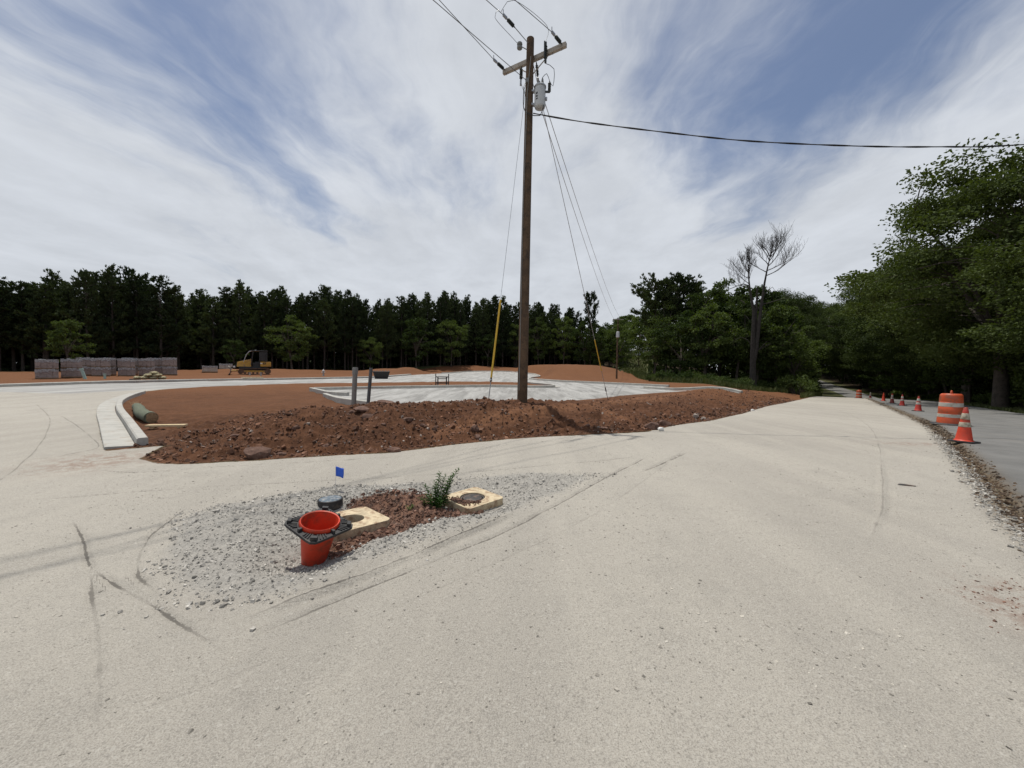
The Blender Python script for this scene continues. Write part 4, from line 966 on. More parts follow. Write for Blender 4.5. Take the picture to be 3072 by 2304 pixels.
# ------------------------------------------------------------------ pallets of blocks
def block_pallet(loc, rz, w_, d_, h, label, group, m='block', seed=0, layers=5, wrapm=True):
    root = empty('block_pallet', loc, rz, label, 'block pallet', group); rg = random.Random(seed)
    pw = MB()
    for k in range(3): pw.box((0, -d_/2+.05+k*(d_-.1)/2, .05), (w_, .09, .07))
    for k in range(6): pw.box((-w_/2+.06+k*(w_-.12)/5, 0, .096), (.11, d_, .02))
    pw.build('wooden_pallet', M['palwood'], root)
    hh = (h-.12)/layers
    for j in range(layers):
        mb = MB(); nx = 4; z = .109+hh*(j+.5)
        for i in range(nx):
            for q in range(2):
                mb.box((-w_/2+w_*(i+.5)/nx+rg.uniform(-.01, .01), (q-.5)*d_/2+rg.uniform(-.012, .012), z), (w_/nx-.012, d_/2-.012, hh-.012))
        mb.build('block_layer', M[m], root)
    if wrapm:
        mb = MB(); n = 12; V = []; F = []
        for j in range(4):
            for i in range(n):
                for q in (0,):
                    pass
        zt = h+.012
        mb.prism([(-w_/2-.02, -d_/2-.02), (w_/2+.02, -d_/2-.02), (w_/2+.02, d_/2+.02), (-w_/2-.02, d_/2+.02)], zt, zt+.012)
        for k in range(7):
            x0 = -w_/2+w_*k/7; mb.box((x0+w_/14, -d_/2-.022, zt-.04-rg.uniform(0, .10)), (w_/7+.01, .01, .16+rg.uniform(0, .12)), rz=rg.uniform(-.05, .05))
            mb.box((x0+w_/14, 0, zt+.02+rg.uniform(0, .02)), (w_/7, d_, .008), rot=Euler((rg.uniform(-.04, .04), rg.uniform(-.1, .1), 0)).to_matrix())
        mb.build('plastic_wrap', M_wrap, root)
    return root
M_wrap, t_, out_ = new_mat('plastic_wrap')
pos_ = t_.n('ShaderNodeTexCoord').outputs['Object']
bs_ = t_.n('ShaderNodeBsdfPrincipled', {'Base Color': rgb(.42, .43, .45), 'Roughness': .25})
tb_ = t_.n('ShaderNodeBsdfTransparent')
mx_ = t_.n('ShaderNodeMixShader', {0: t_.ramp(t_.noise(pos_, 5, 4, .6), .35, .7, .25, .8), 1: tb_.outputs[0], 2: bs_.outputs[0]})
t_.t.links.new(mx_.outputs[0], out_.inputs[0])
FR = [(-37.5, 31.2, .75, 'A'), (-37.6, 33.05, .76, 'B'), (-38.65, 36.4, .80, 'C'), (-38.0, 38.15, .82, 'D'), (-37.9, 40.15, .85, 'E'), (-38.3, 43.3, .93, 'F')]
ordn = ['leftmost', 'second', 'third', 'fourth', 'fifth', 'rightmost']
GP = 'wrapped pallets of blocks'
for i, (x, y, h, k) in enumerate(FR):
    rz = math.atan2(y, x)-math.pi/2; z = hz1(x, y)
    for lv in range(2):
        block_pallet((x, y, z+lv*(h+.03)), rz+rg.uniform(-.06, .06), 1.22, 1.0, h, '%s wrapped block pallet %s, %s of the front row' % ('upper' if lv else 'lower', 'on top of its stack' if lv else 'standing on the dirt', ordn[i]), GP, seed=i*2+lv)
BK = [(-39.75, 36.1, .80, 'left of the third front stack'), (-39.3, 37.6, .82, 'left of the fourth front stack'), (-39.0, 39.5, .83, 'left of the fifth front stack'), (-38.9, 42.2, .86, 'right of the fifth front stack')]
for i, (x, y, h, wh) in enumerate(BK):
    x, y = x*1.02, y*1.02; rz = math.atan2(y, x)-math.pi/2; z = hz1(x, y)
    for lv in range(2):
        block_pallet((x, y, z+lv*(h+.03)), rz, 1.22, 1.0, h, '%s wrapped block pallet of the back row, half hidden %s' % ('upper' if lv else 'lower', wh), GP, seed=40+i*2+lv)
for x, y, w_, lab in ((-40.2, 51.5, 1.65, 'single pale block pallet nearer the stacks'), (-43.1, 58.3, 1.65, 'single pale block pallet nearer the bulldozer')):
    block_pallet((x, y, hz1(x, y)), math.atan2(y, x)-math.pi/2, w_, 1.0, .80, lab, 'single pale block pallets', 'blocklight', 77, 4)
# sacks heap and ring
hx_, hy_ = -29.2, 31.5; hh_ = hz1(hx_, hy_); hp = empty('sack_heap', (hx_, hy_, hh_), math.atan2(hy_, hx_)-math.pi/2, 'low khaki heap of sacks in front of the block pallets', 'sack heap')
rg = random.Random(21)
for (dx, dz, w_) in ((-.55, .0, .5), (0, .0, .55), (.5, .0, .5), (-.3, .2, .5), (.22, .2, .6), (-.95, .0, .35), (.05, .38, .5)):
    bm = bmesh.new(); bmesh.ops.create_icosphere(bm, subdivisions=2, radius=1)
    for v in bm.verts: v.co = Vector((v.co.x*w_*.62*(1+.1*math.sin(v.co.y*6)), v.co.y*.36, v.co.z*.15*(1+.2*math.sin(v.co.x*5+dx*9))+.13))
    me = bpy.data.meshes.new('sack'); bm.to_mesh(me); bm.free(); me.materials.append(M['canvas']); o = bpy.data.objects.new('sack', me); col.objects.link(o); o.parent = hp; o.location = (dx, rg.uniform(-.1, .1), dz); o.rotation_euler = (0, rg.uniform(-.15, .15), rg.uniform(-.3, .3))
rgx = empty('manhole_ring', (-30.6, 31.4, hz1(-30.6, 31.4)), 0, 'flat rusty ring lying left of the sack heap', 'ring')
MB().lathe([(.34, 0), (.36, .08), (.30, .10), (.28, 0)], 24, closed=True).build('ring', M['iron'], rgx, True)
def stub(x, y, h, r, m, lab, lx=0.0, ly=0.0):
    root = empty('pipe_stub', (x, y, hz1(x, y)), 0, lab, 'pipe stub', 'capped pipe stubs'); d = Vector((lx, ly, h))
    MB().tube([d*-.2, d], r, 12).build('pipe', M[m], root, True); MB().tube([d*.86, d*1.03], r*1.2, 12).build('cap', M[m], root, True)
stub(-34.2, 31.0, .85, .10, 'pvcteal', 'tall pale green pipe leaning against the second pallet stack', -.20, -.10)
stub(-34.0, 32.3, .42, .085, 'pvcteal', 'short pale green pipe stub in front of the third pallet stack')
stub(-31.3, 46.2, .34, .10, 'hydrant', 'grey pipe stub in front of the bulldozer blade')
stub(-29.6, 45.6, .38, .10, 'hydrant', 'grey pipe stub in front of the bulldozer tracks')
# hydrant
hx_, hy_ = -23.2, 47.6
hy = empty('fire_hydrant', (hx_, hy_, hz1(hx_, hy_)), .3, 'grey fire hydrant with pale cap on the dirt beyond the drive', 'fire hydrant')
MB().lathe([(.16, 0), (.16, .06), (.10, .08), (.10, .52), (.14, .54), (.14, .58), (.10, .60)], 16).build('barrel', M['hydrant'], hy, True)
MB().lathe([(.13, .60), (.12, .70), (.05, .78), (.04, .84), (0, .85)], 16).build('bonnet', M['white'], hy, True)
for k in (-1, 1): MB().tube([(0, 0, .46), (.2*k, 0, .46)], .055, 10).build('nozzle', M['white'], hy, True)
# loader bucket
bx, by = -13.6, 40.3; bk = empty('loader_bucket', (bx, by, hz1(bx, by, False)+.0), math.atan2(by, bx)-math.pi/2, 'black steel digging bucket lying at the edge of the far drive', 'bucket')
MB().add([(-.85, -.42, .78), (.85, -.42, .78), (.85, .35, .72), (-.85, .35, .72), (-.62, -.22, 0), (.62, -.22, 0), (.62, .28, 0), (-.62, .28, 0)],
         [(0, 1, 5, 4), (1, 2, 6, 5), (2, 3, 7, 6), (3, 0, 4, 7), (4, 5, 6, 7)]).build('shell', M['cblack'], bk).modifiers.new('s', 'SOLIDIFY').thickness = .03
for k in range(6):
    MB().box((-.7+k*.28, -.44, .83), (.10, .05, .14), taper=.5).build('tooth', M['steel'], bk)
    MB().box((-.52+k*.208, -.335, .40), (.05, .03, .34), rot=Euler((R_(14), 0, 0)).to_matrix()).build('wear_rib', M['cblack'], bk)
MB().box((0, -.43, .74), (1.72, .05, .08)).build('lip', M['cblack'], bk)
# pallet-fork frame
qx, qy = -5.3, 29.4; fk = empty('fork_frame', (qx, qy, hz1(qx, qy, False)), math.atan2(qy, qx)-math.pi/2, 'black steel fork frame standing on the dirt strip behind the lot', 'fork frame')
for k in (-.48, .48): MB().box((k, 0, .40), (.07, .08, .86)).build('upright', M['cblack'], fk)
for k in (-.32, .32): MB().box((k, -.05, .30), (.09, .06, .60)).box((k, -.5, .03), (.10, 1.0, .04)).build('fork', M['cblack'], fk)
MB().box((0, 0, .60), (.96, .07, .07)).build('top_rail', M['cblack'], fk); MB().box((0, 0, .14), (.96, .07, .09)).build('bottom_rail', M['cblack'], fk)
MB().box((0, .02, .47), (.62, .05, .05)).build('mid_rail', M['cblack'], fk)
# storm inlet slab
ix, iy = -22.0, 32.9; sl = empty('storm_inlet', (ix, iy, hz1(ix, iy, False)), math.atan2(4.8, 3.6), 'weathered concrete storm inlet set in the far kerb', 'storm inlet')
MB().box((0, 0.28, .215), (1.5, .7, .09)).build('slab', M['concold'], sl, bevel=.01)
MB().box((-.55, -.05, .09), (.12, .1, .17)).box((0, -.05, .09), (.12, .1, .17)).box((.55, -.05, .09), (.12, .1, .17)).build('inlet_post', M['concold'], sl)

# ------------------------------------------------------------------ bulldozer
dx_, dy_ = -33.0, 49.6; dz = empty('bulldozer', (dx_, dy_, hz1(dx_, dy_)), math.atan2(-.55, -.83), 'yellow and black crawler bulldozer parked before the pines', 'bulldozer')
# local +X = forward (blade), side towards the viewer is local +Y or -Y
for k in (-1, 1):
    y0 = k*.92; loop = []
    for a in np.linspace(-90, 90, 9): loop.append((1.35+.36*math.cos(R_(a)), .36+.36*math.sin(R_(a))))
    for a in np.linspace(90, 270, 9): loop.append((-1.35+.40*math.cos(R_(a)), .42+.40*math.sin(R_(a))))
    inner = [(p[0]*.955, .37+(p[1]-.37)*.80) for p in loop]; n = len(loop); V = []; F = []
    for yy in (-.25, .25):
        V += [(p[0], y0+yy, p[1]) for p in loop]+[(p[0], y0+yy, p[1]) for p in inner]
    for i in range(n):
        j = (i+1) % n; F += [(i, j, n+j, n+i), (2*n+i, 3*n+i, 3*n+j, 2*n+j), (i, 2*n+i, 2*n+j, j), (n+i, n+j, 3*n+j, 3*n+i)]
    tkp = MB().add(V, F).build('track_belt', M['track'], dz)
    mb = MB()
    for i in range(34):
        t = i/34*(2*2.7+2*math.pi*.38); x0 = -1.35
        if t < 2.7: mb.box((-1.35+t, y0, .0+.035*0+.012), (.035, .52, .05))
        elif t < 2.7+1.19: q = (t-2.7)/.38; mb.box((1.35+.40*math.sin(q), y0, .38-.40*math.cos(q)), (.05, .52, .035), rot=Matrix.Rotation(-q, 3, 'Y'))
        elif t < 5.4+1.19: mb.box((1.35-(t-3.89), y0, .80-.02), (.035, .52, .05))
        else: q = (t-6.59)/.38; mb.box((-1.35-.40*math.sin(q), y0, .42+.40*math.cos(q)), (.05, .52, .035), rot=Matrix.Rotation(-q, 3, 'Y'))
    mb.build('grouser_bars', M['track'], tkp)
    for xx, r_ in ((1.35, .27), (-1.35, .30), (-.75, .12), (-.3, .12), (.15, .12), (.6, .12), (1.0, .12)):
        MB().lathe([(.02, -.16), (r_, -.15), (r_, .15), (.05, .18)], 16, (xx, y0, .40 if r_ > .2 else .20), M=Matrix.Rotation(R_(90), 3, 'X')).build('roller', M['track'], tkp)
    MB().box((0, y0, .40), (2.3, .30, .26)).build('track_frame', M['cyellow'], dz, bevel=.03)
MB().box((.1, 0, .75), (3.0, 1.2, .5)).build('chassis', M['cblack'], dz, bevel=.03)
MB().add([(.35, -.5, .95), (.35, .5, .95), (1.85, .5, .95), (1.85, -.5, .95), (.35, -.48, 1.95), (.35, .48, 1.95), (1.80, .40, 1.55), (1.80, -.40, 1.55)],
         [(0, 1, 2, 3), (4, 5, 6, 7), (0, 1, 5, 4), (1, 2, 6, 5), (2, 3, 7, 6), (3, 0, 4, 7)]).build('hood', M['cyellow'], dz, bevel=.04)
MB().box((1.86, 0, 1.24), (.06, .84, .52)).build('grille', M['cblack'], dz)
MB().box((1.1, 0, 1.80), (.6, .5, .10), rot=Matrix.Rotation(R_(15), 3, 'Y')).build('hood_vent', M['cblack'], dz)
MB().tube([(.95, .2, 1.75), (.95, .2, 2.25)], .05, 10).build('exhaust', M['cblack'], dz)
for k in (-1, 1): MB().box((-1.2, k*.62, 1.32), (1.15, .55, .62)).build('fuel_tank', M['cyellow'], dz, bevel=.05)
for k in (-1, 1):
    MB().box((-1.05, k*.90, 1.42), (.30, .012, .26)).build('badge_plate', M['cblack'], dz)
    lg = MB().box((-1.05, k*.908, 1.42), (.14, .008, .05), rot=Matrix.Rotation(R_(-20), 3, 'Y')).box((-1.10, k*.908, 1.38), (.05, .008, .10), rot=Matrix.Rotation(R_(25), 3, 'Y')).box((-.99, k*.908, 1.47), (.05, .008, .06), rot=Matrix.Rotation(R_(-30), 3, 'Y'))
    lg.build('badge_emblem', M['cyellow'], dz)
    MB().box((-.72, k*.90, 1.42), (.22, .012, .12)).build('number_plate', M['white'], dz)
MB().box((-.75, 0, 1.2), (1.9, .7, .6)).build('rear_body', M['cblack'], dz, bevel=.03)
MB().box((-.35, 0, 1.55), (.6, .55, .16)).box((-.62, 0, 1.9), (.16, .55, .7)).build('seat', M['cblack'], dz, bevel=.04)
for x0, x1 in ((.35, .12), (-1.25, -1.25)):
    for k in (-1, 1): MB().tube([(x0, k*.72, 1.2), (x1, k*.68, 2.98)], .055, 8).build('cab_post', M['cblack'], dz)
MB().box((-.55, 0, 3.02), (1.75, 1.55, .10)).build('cab_roof', M['cblack'], dz, bevel=.03)
MB().box((-.95, 0, 2.35), (.9, 1.3, 1.2)).build('cab_rear_enclosure', M['cblack'], dz, bevel=.04)
MB().tube([(1.15, .72, 1.55), (.85, .72, 2.5), (.55, .70, 2.92), (-.2, .70, 3.08)], .035, 8).tube([(1.15, -.72, 1.55), (.85, -.72, 2.5), (.55, -.70, 2.92), (-.2, -.70, 3.08)], .035, 8).build('sweep_bar', M['galv'], dz, True)
V = []; F = []
for j, (bx_, bz) in enumerate(((.12, .02), (-.02, .22), (-.08, .5), (-.02, .8), (.13, 1.02))):
    for i, yy in enumerate(np.linspace(-1.55, 1.55, 5)): V.append((2.55+bx_, yy, bz))
for j in range(4):
    for i in range(4): F.append((j*5+i, j*5+i+1, (j+1)*5+i+1, (j+1)*5+i))
MB().add(V, F).build('blade', M['steel'], dz, True).modifiers.new('s', 'SOLIDIFY').thickness = .06
for k in (-1, 1):
    MB().tube([(.6, k*.45, .5), (2.5, k*.6, .45)], .09, 8).build('push_arm', M['cyellow'], dz)
    MB().tube([(1.8, k*.3, 1.2), (2.48, k*.35, .8)], .05, 8).build('lift_cylinder', M['cblack'], dz)
MB().box((2.1, -.75, .95), (.16, .22, .2)).box((2.1, .75, .95), (.16, .22, .2)).build('headlamp', M['white'], dz, bevel=.03)

# ------------------------------------------------------------------ poles of the clearing, far shed
def wood_pole(x, y, h, r, label, box=False, arm_=False):
    z = hz1(x, y); root = empty('wooden_pole', (x, y, z), 0, label, 'pole', 'wooden poles of the power line')
    MB().tube([(0, 0, -.3), (0, 0, h)], [r, r*.7], 12).build('shaft', M['polewood'], root, True)
    if box: MB().lathe([(.10, h-.75), (.22, h-.72), (.22, h-.05), (.1, h)], 14, (.0, -.15, 0)).build('transformer', M['tank'], root, True)
    if arm_: MB().box((0, 0, h-.4), (2.2, .1, .12)).build('crossarm', M['armwood'], root)
wood_pole(13.4, 49.5, 6.0, .12, 'short wooden pole with pale grey can on the dirt mound', True)
wood_pole(21.7, 80.0, 12.7-hz1(21.7, 80.0), .15, 'wooden pole at the foot of the grassy clearing', False, True)
wood_pole(35.3, 108.0, 9.5, .15, 'wooden pole halfway up the grassy clearing', False, True)
wood_pole(44.5, 135.0, 9.0, .15, 'farthest wooden pole near the top of the clearing', False, True)
sx_, sy_ = 44.6, 134.0; sx_, sy_ = 41.0, 125.0
sh_ = empty('small_shed', (sx_, sy_, hz1(sx_, sy_)), .2, 'tiny pale shed beside the grassy clearing', 'shed')
MB().box((0, 0, .9), (2.2, 2.0, 1.8)).build('wall', M['tank'], sh_); MB().prism([(-1.3, 0), (1.3, 0), (0, .6)], -1.2, 1.2, M=Matrix.Rotation(R_(90), 3, 'X'), c=(0, 0, 1.805)).build('roof', M['white'], sh_)
MB().box((.2, -1.005, .7), (.8, .02, 1.4)).build('door', M['cblack'], sh_)

# ------------------------------------------------------------------ vegetation
def cards(P, Dr, L, W, fold=0.25, rg=None):
    """pointed leaf cards at P along Dr; quads with a fold"""
    n = len(P); Dr = Dr/np.linalg.norm(Dr, axis=1, keepdims=True)
    r = rg.normal(size=(n, 3)); S = np.cross(Dr, r); S /= np.linalg.norm(S, axis=1, keepdims=True)+1e-9; Nn_ = np.cross(Dr, S)
    L = np.broadcast_to(np.asarray(L, float), (n,))[:, None]; W = np.broadcast_to(np.asarray(W, float), (n,))[:, None]
    a = P-Dr*L*.5; b = P+S*W*.5+Nn_*W*fold; c = P+Dr*L*.5; d = P-S*W*.5+Nn_*W*fold
    V = np.stack([a, b, c, d], 1).reshape(-1, 3); F = np.arange(4*n).reshape(n, 4); return V, F
def blank_tree(name): return empty(name)
def make_pine(seed, h, spread=1.0, base=.32, rnd=False, dens=1.0):
    rg = np.random.default_rng(seed); root = empty('pine_tree')
    n = 12; bend = rg.normal(0, .15, 2); ts = np.linspace(0, 1, n)
    tp = np.stack([bend[0]*np.sin(ts*3)*.6, bend[1]*np.sin(ts*2.4)*.6, ts*h-.2], 1); tb = MB().tube(tp, list(.17*(1-ts)**.8+.025), 8)
    P = []; Dr = []
    nb = int(78*dens)
    for i in range(nb):
        t = base+(1-base)*(i+rg.random())/nb; z = t*h; a = i*2.399+rg.normal(0, .4)
        u = (t-base)/(1-base)
        R0 = (2.3*spread*(1-u)**.65+.35)*rg.uniform(.65, 1.15)
        if rnd: R0 = spread*3.0*math.sqrt(max(0.03, 1-(2*u-1)**2))*rg.uniform(.6, 1.1)
        el = R_(rg.uniform(0, 30)+20*u)
        o = np.array([np.interp(z, tp[:, 2], tp[:, 0]), np.interp(z, tp[:, 2], tp[:, 1]), z])
        d = np.array([math.cos(a)*math.cos(el), math.sin(a)*math.cos(el), math.sin(el)])
        e = o+d*R0+np.array([0, 0, .12*R0])
        if rg.random() < .6: tb.tube([o, (o+e)/2-np.array([0, 0, .05]), e], [.035, .025, .01], 4, cap=False)
        k = max(3, int(R0*6.5*dens))
        for q in range(k):
            s = rg.uniform(.3, 1.02)**.8; c = o+(e-o)*s+rg.normal(0, .16, 3)
            m = 7; dd = d*.45+np.array([0, 0, .75])+rg.normal(0, .5, (m, 3))
            P.append(c[None]+dd*.14); Dr.append(dd)
    for q in range(7):      # leader candles
        c = np.array([tp[-1, 0], tp[-1, 1], h-.2+rg.uniform(-.8, .25)])+rg.normal(0, .10, 3); dd = np.array([0, 0, 1.0])+rg.normal(0, .35, (8, 3)); P.append(c[None]+dd*.15); Dr.append(dd)
    P = np.concatenate(P); Dr = np.concatenate(Dr)
    V, F = cards(P, Dr, rg.uniform(.34, .60, len(P)), rg.uniform(.09, .17, len(P)), .2, rg)
    tb.build('trunk', M['pinebark'], root, True); npmesh('crown', V, F, M['pine'], root); return root
def make_broad(seed, h, R0, nleaf, leaf, ncl=70, base=.22, mat='leaf', trunk_r=.2, name='broadleaf_tree', flat=.55, fork=.35, lean=(0, 0), shell=.55):
    rg = np.random.default_rng(seed); root = empty(name); mb = MB()
    zc = h*(base+1)/2; rz_ = h*(1-base)/2
    # cluster centres in an uneven ellipsoid
    C = []
    while len(C) < ncl:
        v = rg.normal(size=3); v /= np.linalg.norm(v); q = rg.uniform(shell, 1)**.7
        lump = 1+.22*math.sin(3*math.atan2(v[1], v[0])+seed)+.15*math.sin(5*v[2]+seed*2)
        p = np.array([v[0]*R0*q*lump+lean[0]*(v[2]+1)/2, v[1]*R0*q*lump+lean[1]*(v[2]+1)/2, zc+v[2]*rz_*q])
        if p[2] > h*base*.9: C.append(p)
    C = np.array(C); zf = h*fork; bend = rg.normal(0, .25, 2)
    trunk = [np.array([0, 0, -.3]), np.array([bend[0]*.3, bend[1]*.3, zf*.5]), np.array([bend[0], bend[1], zf])]
    mb.tube(smooth_path([tuple(p) for p in trunk], .8), trunk_r, 10) if False else mb.tube(trunk, [trunk_r*1.25, trunk_r*.95, trunk_r*.8], 10)
    nl = 7; limbs = []
    for i in range(nl):
        a = i*2*math.pi/nl+rg.uniform(-.3, .3); e = np.array([math.cos(a)*R0*.62, math.sin(a)*R0*.62, zc+rz_*rg.uniform(-.1, .75)])
        if i == 0: e = np.array([bend[0]*2, bend[1]*2, h*.93])
        e = e+np.array([lean[0], lean[1], 0])*.5
        s0 = trunk[-1]*rg.uniform(.75, 1); mid = s0*.45+e*.55+rg.normal(0, .35, 3)+np.array([0, 0, .06*h])
        L = np.array([s0, s0*.6+mid*.4+np.array([0, 0, .02*h]), mid, e]); limbs.append(L)
        mb.tube(L, [trunk_r*.55, trunk_r*.42, trunk_r*.26, trunk_r*.08], 6, cap=False)
    S = np.concatenate([L[0]+(L[1]-L[0])*t if k == 0 else L[k]+(L[k+1]-L[k])*t for L in limbs for k in range(3) for t in np.linspace(0, 1, 5)[None].T[:, None]] if False else [np.array([L[k]+(L[k+1]-L[k])*t for k in range(3) for t in (0, .25, .5, .75, 1)]) for L in limbs])
    for c in C:
        k = np.argmin(np.linalg.norm(S-c, axis=1)+np.maximum(0, S[:, 2]-c[2])*1.2); s0 = S[k]; m = (s0+c)/2+np.array([0, 0, .1*np.linalg.norm(c-s0)])
        mb.tube([s0, m, c], [trunk_r*.14, trunk_r*.09, trunk_r*.03], 4, cap=False)
    mb.build('trunk', M['bark'], root, True)
    w_ = rg.uniform(.5, 1.5, ncl); w_ /= w_.sum(); idx = rg.choice(ncl, nleaf, p=w_)
    sz = (R0*(.23 if ncl < 100 else .175)*rg.uniform(.7, 1.35, ncl))[idx]
    off = rg.normal(size=(nleaf, 3)); off /= np.linalg.norm(off, axis=1, keepdims=True); off *= (rg.random(nleaf)**.6)[:, None]
    P = C[idx]+off*sz[:, None]*np.array([1.15, 1.15, flat])
    Dr = off*np.array([1, 1, .3])+rg.normal(0, .55, (nleaf, 3))+np.array([0, 0, -.15])
    V, F = cards(P, Dr, leaf*rg.uniform(.75, 1.35, nleaf), leaf*.62*rg.uniform(.75, 1.3, nleaf), .22, rg)
    npmesh('crown', V, F, M[mat], root); return root
def make_bush(seed, R0, h, nleaf, leaf, mat='bush'):
    rg = np.random.default_rng(seed); root = empty('leafy_bush'); mb = MB(); C = []
    for i in range(14):
        a = rg.uniform(0, 6.28); q = rg.random()**.5; p = np.array([math.cos(a)*R0*q*.8, math.sin(a)*R0*q*.8, h*rg.uniform(.3, .85)*(1-.35*q)]); C.append(p)
        mb.tube([(p[0]*.15, p[1]*.15, -.1), (p[0]*.5, p[1]*.5, p[2]*.5), p], [.03, .02, .008], 5, cap=False)
    C = np.array(C); idx = rg.integers(0, 14, nleaf); off = rg.normal(size=(nleaf, 3)); off /= np.linalg.norm(off, axis=1, keepdims=True); off *= (rg.random(nleaf)**.4)[:, None]
    P = C[idx]+off*np.array([R0*.42, R0*.42, h*.24]); P[:, 2] = np.maximum(P[:, 2], .02)
    Dr = off+rg.normal(0, .5, (nleaf, 3))+np.array([0, 0, .25])
    V, F = cards(P, Dr, leaf*rg.uniform(.7, 1.3, nleaf), leaf*.55*rg.uniform(.7, 1.3, nleaf), .2, rg)
    mb.build('stems', M['bark'], root); npmesh('leaves', V, F, M[mat], root); return root
used = set()
def plant_tree(proto, x, y, s, rz, label, cat, group, sz=None, z=None):
    o = proto if proto.name not in used else copy_tree(proto)
    used.add(proto.name)
    o.location = (x, y, (hz1(x, y, False) if z is None else z)-.05); o.rotation_euler = (0, 0, rz); o.scale = (s, s, sz or s); return tag(o, label, cat, group)
rg = random.Random(5)
pines = [make_pine(40+i, 15.0, [1.3, 1.15, 1.4, 1.25, 1.35, 1.2][i], [.20, .28, .14, .24, .12, .32][i]) for i in range(6)]
# pine belt behind the site
FRONT = [(-96, 36), (-78, 42), (-66, 48), (-58, 56), (-50, 64), (-40, 72.5), (-28, 83), (-15, 93), (-2, 100), (9, 104), (19, 106)]
fp = smooth_path(FRONT, 1.0); acc = 0
cum = [0]
for a, b in zip(fp[:-1], fp[1:]): cum.append(cum[-1]+(b-a).length)
def front_at(d):
    i = min(np.searchsorted(cum, d), len(fp)-1); p = fp[i]; q = fp[max(i-1, 0)]; t = (fp[min(i+1, len(fp)-1)]-q).normalized(); return p, Vector((-t.y, t.x, 0))
def pine_h(x, y):   # height seen along the skyline
    q = x/y; return float(np.interp(q, [-2.2, -1.4, -1.25, -1.12, -1.03, -.95, -.78, -.68, -.62, -.5, -.38, -.34, -.22, -.08, .02, .12, .2], [10.5, 11.8, 12.0, 13.6, 15.2, 14.6, 13.2, 15.0, 14.6, 15.6, 15.4, 14.6, 16.6, 17.4, 16.6, 16.2, 15]))
def pine_label(x, y):
    q = x/y
    if q < -1.2: return 'at the far left, beyond the block pallets', 'pines at the far left'
    if q < -.87: return 'standing behind the block pallets', 'pines behind the block pallets'
    if q < -.6: return 'standing behind the bulldozer', 'pines behind the bulldozer'
    if q < -.28: return 'behind the fire hydrant and two pipes', 'pines behind the hydrant'
    return ('behind the far lot, left of the utility pole', 'pines left of the utility pole') if q < 0 else ('behind the far lot, right of the utility pole', 'pines right of the utility pole')
for row, (off, step, hs) in enumerate(((0, 2.3, .95), (2.8, 2.5, 1.02), (6, 2.8, 1.05), (10.5, 3.4, 1.03))):
    d = rg.uniform(0, 2)
    while d < cum[-1]:
        p, nrm = front_at(d); x = p.x+nrm.x*off+rg.uniform(-.9, .9); y = p.y+nrm.y*off+rg.uniform(-.9, .9); d += step*rg.uniform(.6, 1.4)
        if y < 20 or not (-1.75 < x/y < .21): continue
        hh = pine_h(x, y)*hs*rg.uniform(.86, 1.05); lb, gp = pine_label(x, y); lb = 'dark pine in the %s %s' % ('front row' if row == 0 else 'back rows', lb); gp = gp+(', front' if row == 0 else ', back')
        plant_tree(rg.choice(pines), x, y, rg.uniform(.85, 1.1), rg.uniform(0, 6.28), lb, 'pine tree', gp, hh/15.0)
# broadleaf prototypes
bro = [make_broad(60+i, 10.0, [3.4, 3.0, 3.8, 3.1][i], 6500, .30, 60, .12, 'leaf', .16) for i in range(4)]
oaks = [make_broad(80+i, 17.0, 7.6, 84000, .205, 230, .16, 'oak', .34, 'oak_tree', .5, .30, [(-2, -1.5), (-1.2, .8), (1.0, -1.5)][i], .45) for i in range(3)]
bushes = [make_bush(90+i, 1.2, 1.7, 1100, .17) for i in range(3)]
under = [make_bush(95+i, 1.8, 3.4, 1400, .30, 'leaf') for i in range(2)]
# lighter broadleaf trees in front of the pines
for x, y, h, s, lb in ((-51, 44.5, 6.5, .55, 'small light green tree right behind the leftmost block pallets'), (-37.5, 66, 9.5, .95, 'light green broadleaf tree behind the bulldozer roof'),
                       (-20.5, 83, 12.0, 1.1, 'wide grey green broadleaf tree left of the two pipes'), (-14.0, 89, 11.0, .9, 'broadleaf tree with light crown right of the two pipes'),
                       (-29, 79, 7.0, .6, 'low broadleaf tree between bulldozer and hydrant'), (-44.5, 62, 5.5, .5, 'slim pale tree behind the right pallet stack'),
                       (20.5, 97, 12.5, 1.0, 'tall broadleaf tree behind the short pole with grey can'), (24.0, 101, 12.0, 1.0, 'broadleaf tree at the left side of the grassy clearing'), (26.5, 106, 10.0, 1.1, 'broadleaf tree farther up the left side of the clearing'), (30.0, 116, 9.0, 1.1, 'highest broadleaf tree on the left side of the clearing'), (1.0, 99, 12.0, .8, 'light green broadleaf tree just left of the utility pole'), (6.8, 99, 13.0, .9, 'light green broadleaf tree just right of the utility pole'),
                       (13.0, 98, 14.0, 1.0, 'rounded broadleaf tree farther right of the utility pole'), (17.5, 93, 13.0, .9, 'broadleaf tree at the yellow sleeved right guy wire'),
                       (20.0, 90, 9.0, .8, 'low broadleaf tree behind the short pole with grey can'), (-6.0, 95, 8.0, .7, 'low broadleaf tree behind the steel fork frame')):
    plant_tree(rg.choice(bro), x, y, s, rg.uniform(0, 6), lb, 'tree', 'light broadleaf trees before the pines', h/10)
